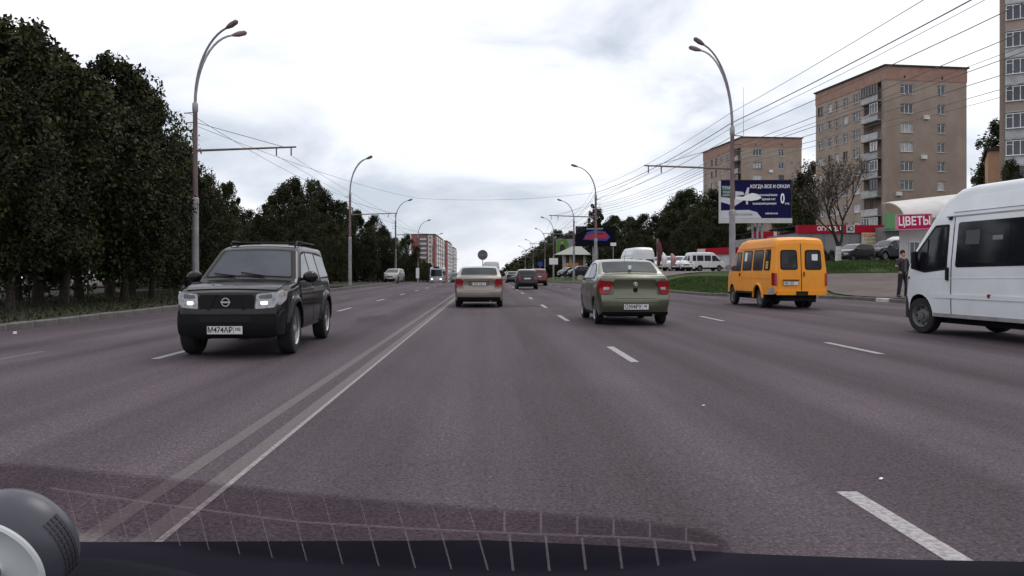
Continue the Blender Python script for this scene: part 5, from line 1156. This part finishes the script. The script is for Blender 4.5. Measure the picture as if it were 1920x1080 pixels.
def crown_mesh(name, seed, R, z0, z1, ncl, nl, size, m, shape='round', rc=.75, twigs=None):
    rng = np.random.default_rng(seed); cs = []; H = z1 - z0
    lob = rng.uniform(0, 2 * PI, 6); la = rng.uniform(.05, .22, 6)
    while len(cs) < ncl:
        u = rng.uniform(0, 1); th = rng.uniform(0, 2 * PI)
        if shape == 'round': rad_ = R * (math.sin(PI * min(1, u * .86 + .10)) ** (.5 if u < .5 else .95))
        elif shape == 'poplar': rad_ = R * (math.sin(PI * min(1, u * .9 + .08)) ** .4)
        else: rad_ = R * (1 - u) ** .6 * (.5 + u)
        rad_ *= 1 + sum(la[k] * math.sin((k % 3 + 1) * th + lob[k] + u * 5) for k in range(6)) * .8
        q = rng.uniform(0, 1) ** .42; cs.append((rad_ * q * math.cos(th), rad_ * q * math.sin(th), z0 + H * u + rng.normal(0, .12)))
    cs = np.array(cs); n = ncl * nl
    cr = rng.uniform(.4, 1.3, ncl) * rc * np.where((cs[:, 2] - z0) / H > .8, .7, 1)
    d = rng.normal(size=(n, 3)); d /= np.linalg.norm(d, axis=1)[:, None]
    rr = rng.uniform(0, 1, n) ** .5
    c = np.repeat(cs, nl, 0) + d * (rr * np.repeat(cr, nl))[:, None] * np.array([1, 1, 1.35 if shape != 'birch' else 1.6])
    a = rng.normal(size=(n, 3)); a /= np.linalg.norm(a, axis=1)[:, None]; b = np.cross(a, rng.normal(size=(n, 3))); b /= np.linalg.norm(b, axis=1)[:, None]
    s = (size * rng.uniform(.6, 1.25, n))[:, None]
    V = np.stack([c - a * s, c + b * s * .55, c + a * s, c - b * s * .55], 1).reshape(-1, 3)
    me = bpy.data.meshes.new(name); me.vertices.add(4 * n); me.vertices.foreach_set('co', V.astype(np.float32).ravel())
    me.loops.add(4 * n); me.loops.foreach_set('vertex_index', np.arange(4 * n, dtype=np.int32)); me.polygons.add(n)
    me.polygons.foreach_set('loop_start', np.arange(n, dtype=np.int32) * 4); me.polygons.foreach_set('loop_total', np.full(n, 4, dtype=np.int32))
    me.update(); me.validate(); me.materials.append(m); return me, cs
def trunk_mesh(seed, h, r, cs, m, nb=12, name='trunk', m2=None):
    R = random.Random(seed); mb = MB(); pts = []; x = y = 0
    for i in range(7): pts.append((x, y, h * i / 6 - .2)); x += R.uniform(-.12, .12); y += R.uniform(-.12, .12)
    mb.tube(pts, [r * (1.25 if i == 0 else 1) * (1 - .11 * i) for i in range(7)], 9)
    for k in range(nb):
        c = cs[R.randrange(len(cs))]; t = R.uniform(.35, 1.0); b = Vector(pts[min(6, int(t * 6))]); e = Vector(c); mid = b.lerp(e, .5) + Vector((0, 0, -.25))
        mb.tube([b, mid, e], [r * .38, r * .22, r * .07], 6)
    if m2:
        mb2 = mb
    return mb.mesh(name, m, 60)
PR = {}
def proto(kind):
    if kind in PR: return PR[kind]
    K = dict(broadA=(1, 3.6, 2.0, 12, 115, 190, .135, 'leaf', 'round', .95), broadB=(2, 3.3, 2.4, 12, 95, 200, .135, 'leaf', 'round', 1.0), broadC=(3, 4.2, 1.6, 12, 130, 180, .14, 'leafR', 'round', 1.0),
             broadD=(4, 3.0, 1.8, 12, 85, 200, .13, 'leafR', 'round', .9), poplar=(5, 1.5, 1.0, 12, 90, 110, .16, 'leaf', 'poplar', .6), birch=(6, 2.6, 3.0, 12, 75, 75, .13, 'leafB', 'birch', .7),
             far=(7, 4.0, 1.0, 10, 70, 80, .28, 'leafR', 'round', 1.2), bush=(8, 1.6, .1, 2.2, 22, 110, .12, 'leaf', 'round', .6))
    sd_, R_, z0, z1, nc, nl, sz, mt, shp, rc = K[kind]
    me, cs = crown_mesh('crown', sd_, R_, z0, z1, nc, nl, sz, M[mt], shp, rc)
    th = {'bush': .8, 'far': 6}.get(kind, 9); PR[kind] = (me, trunk_mesh(sd_, th, {'bush': .05, 'birch': .16, 'far': .25}.get(kind, .24), cs, M['bark'], 14), z1 + (.3 if kind == 'bush' else .8)); return PR[kind]
TR = random.Random(21)
def tree(kind, x, y, top, label, group=None, base=None, wide=1, cat='tree', name='tree'):
    me, tr, h = proto(kind); g = gz(x, y) if base is None else base; s = (top - g) / h
    root = empty(name, (x, y, g), TR.uniform(0, 6.28), label, cat, group); root.scale = (s * wide, s * wide, s)
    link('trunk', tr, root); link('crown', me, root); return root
def treepx(kind, px, ytop, Z, label, group=None, wide=1, **k): return tree(kind, PX(px, Z), Z, HZ(ytop, Z), label, group, None, wide, **k)
KS = ['broadA', 'broadB', 'broadC', 'broadD']
GL = 'tall dark trees in the left verge rows'
ORD = ['first', 'second', 'third', 'fourth', 'fifth', 'sixth', 'seventh', 'eighth', 'ninth', 'tenth', 'eleventh', 'twelfth', 'thirteenth', 'fourteenth', 'fifteenth', 'sixteenth', 'seventeenth', 'eighteenth', 'nineteenth', 'twentieth', 'twenty-first']
# (px, top row, Z): back and front rows of the left belt
Lst = [(-60, 60, 22), (30, 26, 30), (70, 45, 27), (118, 100, 25.5), (150, 120, 33), (205, 92, 36), (248, 128, 38), (284, 165, 33), (232, 190, 29.5), (20, 150, 22), (352, 290, 41), (388, 318, 52), (328, 238, 47),
       (424, 334, 56), (396, 362, 44), (428, 405, 60),
       (492, 385, 84), (530, 345, 88), (548, 330, 96), (588, 328, 92), (612, 355, 84), (640, 372, 90), (668, 392, 94), (700, 398, 100), (718, 420, 104), (560, 380, 76), (620, 410, 78),
       (740, 442, 118), (762, 436, 130), (690, 440, 90), (778, 470, 150), (795, 485, 170), (806, 492, 200), (730, 470, 110), (822, 500, 250)]
near_ = sorted(p for p in Lst if p[0] < 450); far_ = sorted(p for p in Lst if p[0] >= 450)
for i, (px, yt, Z) in enumerate(Lst):
    q = near_ if px < 450 else far_; k = q.index((px, yt, Z))
    lab = ('very dark leafy tree, %s from the left in the near clump' if q is near_ else 'dark leafy tree, %s from the left in the clump behind the second lamp post') % ORD[k]
    treepx(KS[i % 4], px, yt, Z, lab, GL, wide=(.95 if Z >= 70 else 1.0 if px < 240 else .78))
# deeper belt closing the view behind the rows
for i in range(20):
    Z = 34 + i * 6.5; tree(KS[(i * 3 + 1) % 4], -33 - TR.uniform(0, 9) - (0 if i % 2 else 7), Z, TR.uniform(8.5, 11), 'dark tree standing deep behind the left roadside rows', 'trees deep behind the left rows', wide=1.35)
for i in range(6, 16):
    Z = 24 + i * 5; o = tree('bush', -22 - TR.uniform(0, 2.5), Z, 2.2, 'dark low bush growing under the left trees', 'bushes under the left trees', wide=1.4, cat='bush', name='bush')
for i in range(18):
    Z = 112 + i * 12; tree('far', -24 - TR.uniform(0, 8), Z, road_z(Z) + TR.uniform(7, 9), 'low spreading tree closing the view under the far left rows', 'low trees behind the far left rows', wide=1.6)
# right hand tree belt
GR = 'trees of the dark belt behind the right hand car park'; LR = 'one of the dark leafy trees behind the cars parked on the right'
Rst = [(1345, 350, 98), (1318, 372, 104), (1290, 352, 112), (1262, 392, 104), (1235, 400, 112), (1205, 396, 120), (1180, 405, 128), (1155, 400, 136), (1300, 400, 90), (1345, 400, 88), (1245, 425, 94), (1190, 430, 104),
                                 (1140, 412, 150), (1098, 428, 160), (1070, 432, 168), (1045, 428, 180), (1030, 440, 190), (1385, 400, 100), (1412, 425, 98), (1275, 430, 84), (1215, 440, 92)]
for i, (px, yt, Z) in enumerate(Rst):
    treepx(KS[(i * 3) % 4], px, yt, Z, 'dark leafy tree, %s from the right in the belt behind the right car park' % ORD[sorted(Rst, reverse=True).index((px, yt, Z))], GR, wide=1.2)
treepx('birch', 1274, 352, 120, 'pale thin topped tree rising above the dark belt on the right', wide=.9)
treepx('poplar', 1115, 378, 150, 'narrow dark poplar standing behind the second right lamp post')
treepx('broadA', 1520, 300, 145, 'dark tree between the two tan apartment blocks', wide=1.0)
treepx('broadB', 1508, 345, 90, 'dark bushy tree right of the plane billboard', wide=.95)
treepx('broadC', 1480, 380, 96, 'dark tree behind the right end of the plane billboard', wide=.9)
treepx('birch', 1868, 215, 104, 'tall birch with drooping foliage right of the big block', wide=1.0)
treepx('birch', 1842, 300, 100, 'lower birch in front of the big block right edge', wide=.9)
treepx('broadD', 1896, 290, 80, 'small dark tree before the peach building', wide=.6)
# far trees closing the road
FL = 'distant trees where the road disappears'
for i, (px, yt, Z) in enumerate([(1015, 462, 330), (1028, 455, 300), (1000, 478, 420), (985, 482, 450), (970, 484, 480), (955, 496, 560), (1042, 450, 260), (1006, 480, 300), (1020, 470, 250), (992, 492, 380), (975, 496, 400), (938, 506, 700), (925, 508, 800), (905, 512, 900), (880, 512, 900), (862, 510, 850), (848, 508, 700), (890, 513, 1000)]):
    treepx('far', px, yt, Z, 'one of the far off trees where the road disappears', FL, wide=1.7)
# bare tree with a whitewashed trunk
def baretree():
    Z = 57.5; x = PX(1571, Z); g = gz(x, Z); H = HZ(325, Z) - g; R = random.Random(4); root = empty('bare_tree', (x, Z, g), 0, 'nearly leafless tree with whitewashed trunk by the orange minibus', 'tree')
    MB().tube([(0, 0, -.3), (.03, 0, .5), (.05, 0, 1.15)], [.26, .2, .17], 10).build('whitewashed_trunk', M['lime'], root)
    mb = MB(); tips = []
    def grow_(p, d, r, L, n):
        pts = [p]; q = p.copy(); dd = d.copy(); k = 4
        for i in range(k):
            dd = (dd + Vector((R.uniform(-.22, .22), R.uniform(-.22, .22), R.uniform(-.05, .16)))).normalized(); q = q + dd * L / k; pts.append(q.copy())
        mb.tube(pts, [r * (1 - .13 * i) for i in range(k + 1)], 6 if n > 2 else 4, cap=False)
        if n == 0: tips.append(q); return
        for i in range(3 if n > 2 else 3):
            s = pts[-1] if i < 2 else pts[2]; a = R.uniform(0, 6.28); w = .55
            grow_(s, (dd + Vector((math.cos(a) * w, math.sin(a) * w, .12))).normalized(), r * .6, L * .74, n - 1)
        if n < 4: tips.append(q)
    grow_(Vector((.05, 0, 1.1)), Vector((-.30, 0, 1)).normalized(), .13, H * .34, 5); grow_(Vector((.05, 0, 1.1)), Vector((.5, .1, 1)).normalized(), .12, H * .34, 5)
    mb.build('branches', M['bark'], root, ang=60)
    rng = np.random.default_rng(3); n = 2600; T = np.array([tuple(t) for t in tips]); c = T[rng.integers(0, len(T), n)] + rng.normal(0, .22, (n, 3)); a = rng.normal(size=(n, 3)) * .045; b = rng.normal(size=(n, 3)) * .035
    V = np.stack([c - a, c + b, c + a, c - b], 1).reshape(-1, 3); me = bpy.data.meshes.new('foliage'); me.from_pydata(V.tolist(), [], [(4*i, 4*i+1, 4*i+2, 4*i+3) for i in range(n)])
    me.materials.append(mat('dry_leaf', (.11, .08, .06), .8, noise=(2, .4))); link('foliage', me, root, kind='stuff')
baretree()
for px, Z, s_ in ((1560, 58, .9), (1545, 60, 1.0)): tree('bush', PX(px, Z), Z, gz(PX(px, Z), Z) + s_, 'low green shrub beside the whitewashed trunk', 'shrubs by the whitewashed trunk', wide=.7, cat='bush', name='bush')
# ---------------------------------------------------------------- pedestrian
def skin(name, pts, edges, radii, m, parent, sub=2):
    me = bpy.data.meshes.new(name); me.from_pydata(pts, edges, []); o = bpy.data.objects.new(name, me); C.objects.link(o)
    o.modifiers.new('s', 'SKIN'); md = o.modifiers.new('u', 'SUBSURF'); md.levels = sub; md.render_levels = sub
    for v, r in zip(me.skin_vertices[0].data, radii): v.radius = r if isinstance(r, tuple) else (r, r)
    me.skin_vertices[0].data[0].use_root = True
    dg = bpy.context.evaluated_depsgraph_get(); dg.update(); nm = bpy.data.meshes.new_from_object(o.evaluated_get(dg)); bpy.data.objects.remove(o)
    nm.materials.clear(); nm.materials.append(m); nm.polygons.foreach_set('use_smooth', [True] * len(nm.polygons)); nm.name = name; return link(name, nm, parent)
def pedestrian():
    Z = 33.2; x = PX(1693, Z); root = empty('person', (x, Z, gz(x, Z) + .03), rad(12), 'person in dark open jacket and dark trousers on the pavement by the white van', 'person')
    root.scale = (1.06, 1.06, 1.10)
    sk = mat('skin', (.42, .22, .16), .6); jk = mat('jacket', (.022, .02, .024), .7, noise=(4, .3)); tr = mat('trousers', (.018, .018, .026), .8, noise=(4, .3)); hr = mat('hair', (.02, .014, .01), .8); sh = mat('shirt', (.07, .065, .07), .8)
    # faces -y (towards us), slight stride
    hip, kn, an = .93, .50, .09
    J = [(0, 0, 1.0), (0, 0, 1.25), (0, 0, 1.43), (0, -.01, 1.52), (0, -.02, 1.60), (0, -.02, 1.70),
         (.10, 0, hip), (.13, -.06, kn), (.13, .0, an), (.14, -.13, .04), (-.10, 0, hip), (-.10, .05, kn), (-.12, .12, an), (-.13, .02, .04),
         (.19, 0, 1.42), (.25, .02, 1.14), (.24, -.12, .92), (.235, -.15, .84), (-.19, 0, 1.42), (-.27, -.04, 1.15), (-.40, -.18, 1.16), (-.47, -.22, 1.18)]
    E = [(0, 1), (1, 2), (2, 3), (3, 4), (4, 5), (0, 6), (6, 7), (7, 8), (8, 9), (0, 10), (10, 11), (11, 12), (12, 13), (2, 14), (14, 15), (15, 16), (16, 17), (2, 18), (18, 19), (19, 20), (20, 21)]
    Rr = [(.13, .10), (.13, .10), (.12, .09), .055, (.078, .09), (.07, .085), .085, .055, .04, .035, .085, .055, .04, .035, .05, .042, .032, .03, .05, .042, .032, .03]
    b = skin('body', J, E, Rr, sk, root)
    for sg, w in ((1, Vector((.235, -.15, .83))), (-1, Vector((-.47, -.22, 1.18)))):      # hands: palm and five fingers
        dr = Vector((0, -.12, -1)).normalized() if sg > 0 else Vector((-.75, -.45, .15)).normalized(); si = Vector((0, -1, 0)) if sg > 0 else Vector((0, 0, 1)); si = (si - dr * si.dot(dr)).normalized()
        P = [w, w + dr * .05]; Ed = [(0, 1)]; rr = [.026, .03]
        for k, L in enumerate((.065, .075, .07, .055)):
            o_ = w + dr * .085 + si * (.027 - .018 * k); P += [o_, o_ + dr * L * .55, o_ + dr * L + si.cross(dr) * .012]; n = len(P); Ed += [(1, n - 3), (n - 3, n - 2), (n - 2, n - 1)]; rr += [.011, .0095, .008]
        o_ = w + dr * .03 + si * .035; P += [o_, o_ + dr * .035 + si * .022]; n = len(P); Ed += [(0, n - 2), (n - 2, n - 1)]; rr += [.012, .009]
        skin('hand', [tuple(p) for p in P], Ed, rr, sk, root, 1)
    skin('jacket', [(0, .0, .84), (0, .0, 1.08), (0, .01, 1.32), (0, .01, 1.45), (.19, .01, 1.42), (.25, .02, 1.14), (.245, -.11, .93), (-.19, .01, 1.42), (-.27, -.03, 1.15), (-.39, -.165, 1.155)],
         [(0, 1), (1, 2), (2, 3), (3, 4), (4, 5), (5, 6), (3, 7), (7, 8), (8, 9)], [(.185, .135), (.172, .125), (.18, .13), (.10, .09), .075, .062, .05, .075, .062, .05], jk, root)
    MB().box(-.045, .045, -.142, -.10, .98, 1.40).build('shirt', sh, root)
    skin('trousers', [(0, 0, 1.0), (.10, 0, .86), (.13, -.05, .50), (.13, .0, .03), (-.10, 0, .86), (-.10, .05, .50), (-.12, .12, .03)], [(0, 1), (1, 2), (2, 3), (0, 4), (4, 5), (5, 6)], [(.16, .125), .108, .082, .068, .108, .082, .068], tr, root)
    for q in ((.13, 0), (-.12, .12)): skin('shoe', [(q[0], q[1] + .05, .05), (q[0], q[1] - .05, .045), (q[0], q[1] - .17, .035)], [(0, 1), (1, 2)], [.05, .048, .036], M['black'], root, 1)
    h = MB(); n = 12; vs = []
    h.lathe([(.001, .125), (.05, .115), (.085, .07), (.098, .01), (.09, -.05), (.075, -.06)], 18, 'Z'); h.v = [(v[0] * .92, v[1] * 1.05 + .02, v[2] + 1.685) if v[1] > -.04 or v[2] > .045 else (v[0] * .9, -.04, v[2] + 1.685) for v in h.v]
    h.build('hair', hr, root)
    MB().add([(-.013, -.098, 1.63), (.013, -.098, 1.63), (0, -.128, 1.635), (0, -.1, 1.675)], [(0, 1, 2), (1, 3, 2), (0, 2, 3)]) if False else None
    nb = MB(); nb.add([(-.014, -.10, 1.635), (.014, -.10, 1.635), (0, -.132, 1.64), (0, -.10, 1.685)], [(0, 1, 2), (1, 3, 2), (0, 2, 3)]); nb.build('nose', sk, root)
    for s_ in (-1, 1): MB().lathe([(.001, -.008), (.02, 0), (.001, .008)], 8, 'X', (s_ * .076, -.02, 1.655)).build('ear', sk, root); MB().lathe([(.001, -.004), (.010, 0), (.001, .002)], 8, 'Y', (s_ * .03, -.103, 1.675)).build('eye', M['ink'], root)
    MB().box(-.02, .02, -.106, -.098, 1.60, 1.606).build('mouth', mat('lip', (.25, .08, .07), .6), root)
pedestrian()
# promotional flags by the right hand row of cars
for i, (px, lab, m_) in enumerate(((1232, 'dark red promotional figure flag beside the white high roof van', mat('flag_dark', (.12, .03, .035), .8)), (1241, 'white promotional flag beside the row of parked cars', M['white']), (1258, 'red and white promotional flag behind the row of parked cars', mat('flag_pink', (.45, .25, .25), .8)))):
    Z = 70; x = PX(px, Z); g = gz(x, Z); fl = empty('flag', (x, Z, g), 0, lab, 'flag'); h = (2.9, 1.7, 1.6)[i]
    MB().tube([(0, 0, 0), (0, 0, h)], .03, 6).build('pole', M['galv'], fl)
    mb = MB(); V = []
    for k in range(9): t = k / 8; z = .5 + (h - .5) * t; w = .38 * math.sin(PI * (t * .85 + .1)) + .1; V += [(-.02, .05 * math.sin(t * 7), z), (w, .08 * math.sin(t * 6 + 1), z)]
    mb.add(V, [(2*k, 2*k+1, 2*k+3, 2*k+2) for k in range(8)]); c_ = mb.build('cloth', m_, fl); sd_ = c_.modifiers.new('s', 'SOLIDIFY'); sd_.thickness = .01
# ---------------------------------------------------------------- our own car: dashboard top, strip painted as the dashboard reflection, round white device
dm = mat('dashboard_plastic', (.006, .006, .012), .7, spec=.04, noise=(6, .3), bump=(160, .25, .002))
prof = [(.30, .985), (.40, 1.012), (.46, 1.036), (.50, 1.046), (.53, 1.047), (.56, 1.038), (.60, 1.0), (.62, .93)]
dash_z = interp([(-.6, .02), (-.25, .012), (-.12, -.02), (.6, -.03)])
mb = MB(); V = []; nx = 40
for i in range(nx + 1):
    x = -.75 + 1.5 * i / nx; dz = dash_z(x)
    for y, z in prof: V.append((x, y + .03 * 0 - .12 * x * x * .2, z + dz))
m_ = len(prof); mb.add(V, [(i * m_ + k, i * m_ + k + 1, (i + 1) * m_ + k + 1, (i + 1) * m_ + k) for i in range(nx) for k in range(m_ - 1)])
d = mb.build('dashboard', dm, None, ang=60, label='black plastic top of our own dashboard under the round white device', cat='dashboard')
be = interp([(-1.1, 1003), (-.65, 1008), (0, 1005), (.2, 1014), (.45, 1030), (.7, 1040), (1.1, 1048)])     # far edge of our bonnet
mb = MB(); V = []; nx = 44; bp_ = [(-.75, -.002), (-.5, .0), (-.3, .008), (-.12, .006), (-.04, .002), (0, -.012), (.02, -.05), (.02, -.2)]
for i in range(nx + 1):
    x = -.95 + 1.9 * i / nx; Yb = 1.42 - .10 * x * x; zb = EYE - (be(x) - 510) * Yb / F
    for dy, dz in bp_: V.append((x, Yb + dy, zb + dz + .004 + (-.012 if dy < -.2 else 0)))
m_ = len(bp_); mb.add(V, [(i * m_ + k, i * m_ + k + 1, (i + 1) * m_ + k + 1, (i + 1) * m_ + k) for i in range(nx) for k in range(m_ - 1)])
mb.build('bonnet', mat('own_paint', (.010, .0095, .016), .9, 0, .04, 0, noise=(3, .3)), None, ang=60, label='dark blue bonnet of our own car along the bottom edge', cat='car bonnet')
def scr(px, py, Y): return Vector((PX(px, Y), Y, HZ(py, Y)))
def wsY(px, py): return .80 - (py - 870) / 210 * .16           # sloping foot of the windscreen
def wpt(px, py, o=0): p = scr(px, py, wsY(px, py)); return p + Vector((0, o, 0))
topl = interp([(-20, 866), (60, 868), (150, 878), (350, 897), (560, 921), (800, 942), (1000, 957), (1200, 974), (1320, 990), (1365, 1010), (1375, 1030)])
botl = interp([(-20, 975), (60, 985), (120, 1000), (250, 1020), (450, 1049), (640, 1066), (800, 1074), (1000, 1078), (1150, 1074), (1280, 1062), (1350, 1046), (1375, 1032)])
ms = empty('reflection_strip', (0, 0, 0), 0, 'see-through grid strip painting the dashboard reflection low across the windscreen', 'windscreen reflection')  # added layers and ribs stand in for the dashboard mirrored in the windscreen
reflection_film = bpy.data.materials.new('reflection_film'); reflection_film.use_nodes = True; nt = reflection_film.node_tree; nt.nodes.clear(); o_ = nt.nodes.new('ShaderNodeOutputMaterial'); t_ = nt.nodes.new('ShaderNodeBsdfTransparent'); t_.inputs[0].default_value = (.885, .868, .878, 1)
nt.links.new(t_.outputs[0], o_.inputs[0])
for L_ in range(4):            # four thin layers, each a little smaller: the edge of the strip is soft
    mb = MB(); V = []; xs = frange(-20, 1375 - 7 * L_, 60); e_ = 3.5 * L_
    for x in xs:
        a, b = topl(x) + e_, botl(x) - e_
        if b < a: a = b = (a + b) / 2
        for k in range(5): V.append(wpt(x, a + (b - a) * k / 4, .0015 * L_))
    mb.add(V, [(i * 5 + k, i * 5 + k + 1, (i + 1) * 5 + k + 1, (i + 1) * 5 + k) for i in range(60) for k in range(4)]); mb.build('reflection_film', reflection_film, ms)
rib = bpy.data.materials.new('reflection_rib'); rib.use_nodes = True; nt = rib.node_tree; nt.nodes.clear(); o_ = nt.nodes.new('ShaderNodeOutputMaterial'); t_ = nt.nodes.new('ShaderNodeBsdfTransparent'); df = nt.nodes.new('ShaderNodeBsdfTranslucent'); df.inputs[0].default_value = (.26, .22, .24, 1); mx = nt.nodes.new('ShaderNodeMixShader'); mx.inputs[0].default_value = .2
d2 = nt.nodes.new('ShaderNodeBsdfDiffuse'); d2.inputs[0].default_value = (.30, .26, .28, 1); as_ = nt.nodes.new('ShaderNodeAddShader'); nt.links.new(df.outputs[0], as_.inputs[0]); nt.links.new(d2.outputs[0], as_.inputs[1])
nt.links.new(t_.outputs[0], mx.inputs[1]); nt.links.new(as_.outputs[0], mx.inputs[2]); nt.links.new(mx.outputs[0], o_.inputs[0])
mid = interp([(95, 915), (300, 945), (560, 978), (800, 992), (1000, 1001), (1200, 1008), (1345, 1022)])
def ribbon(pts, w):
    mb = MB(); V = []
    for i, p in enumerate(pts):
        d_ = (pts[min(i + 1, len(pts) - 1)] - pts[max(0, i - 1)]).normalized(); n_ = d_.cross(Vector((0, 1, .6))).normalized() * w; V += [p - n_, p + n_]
    mb.add(V, [(2*i, 2*i+1, 2*i+3, 2*i+2) for i in range(len(pts) - 1)]); mb.build('reflection_rib', rib, ms)
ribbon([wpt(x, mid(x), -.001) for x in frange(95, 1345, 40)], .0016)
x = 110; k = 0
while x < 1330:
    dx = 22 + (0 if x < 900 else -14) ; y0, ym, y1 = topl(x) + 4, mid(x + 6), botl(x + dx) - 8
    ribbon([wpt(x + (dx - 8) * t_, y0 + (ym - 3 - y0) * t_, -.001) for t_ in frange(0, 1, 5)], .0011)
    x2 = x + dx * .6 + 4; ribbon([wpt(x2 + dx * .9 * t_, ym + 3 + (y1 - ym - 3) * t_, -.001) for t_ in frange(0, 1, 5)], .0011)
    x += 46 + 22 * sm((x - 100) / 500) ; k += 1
# round white device
dv = empty('round_device', tuple(scr(36, 1020, .40)), 0, 'round white and grey device standing at the left end of the dashboard', 'device')
gp2 = mat('device_grey', (.06, .06, .078), .35, noise=(9, .15)); wp = mat('device_white', (.62, .66, .66), .35)
MB().lathe([(.001, .014), (.026, .012), (.031, .008), (.0345, .001), (.0345, -.010), (.031, -.016), (.0285, -.018)], 56, 'Y').build('housing', gp2, dv, ang=50)
MB().lathe([(.0285, -.016), (.0285, -.0195), (.027, -.0205), (.0255, -.0195), (.024, -.0185), (.012, -.0195), (.0065, -.020), (.006, -.0215), (.001, -.0215)], 56, 'Y').build('white_disc', wp, dv, ang=50)
MB().lathe([(.0058, -.0215), (.0052, -.0235), (.001, -.0238)], 24, 'Y').build('hub', mat('hub_grey', (.20, .19, .23), .4), dv)
gr = MB()
for i in range(9):
    for j in range(4):
        a = rad(-20 + i * 6.5); yy = .0005 - j * .0028; r_ = .0346
        c0 = [Vector((r_ * math.cos(q), y_, r_ * math.sin(q))) for q, y_ in ((a, yy), (a + rad(5.5), yy), (a + rad(5.5), yy - .0021), (a, yy - .0021))]
        gr.add(c0 + [v * 1.012 for v in c0], [(4, 5, 6, 7), (0, 1, 5, 4), (1, 2, 6, 5), (2, 3, 7, 6), (3, 0, 4, 7)])
gr.build('speaker_grille', mat('grille_dark', (.03, .028, .035), .6), dv, kind='stuff')
dv.scale = (.9, .9, .9); dv.rotation_euler = Vector((-.14, -.93, -.33)).to_track_quat('-Y', 'Z').to_euler()
bpy.context.view_layer.update()
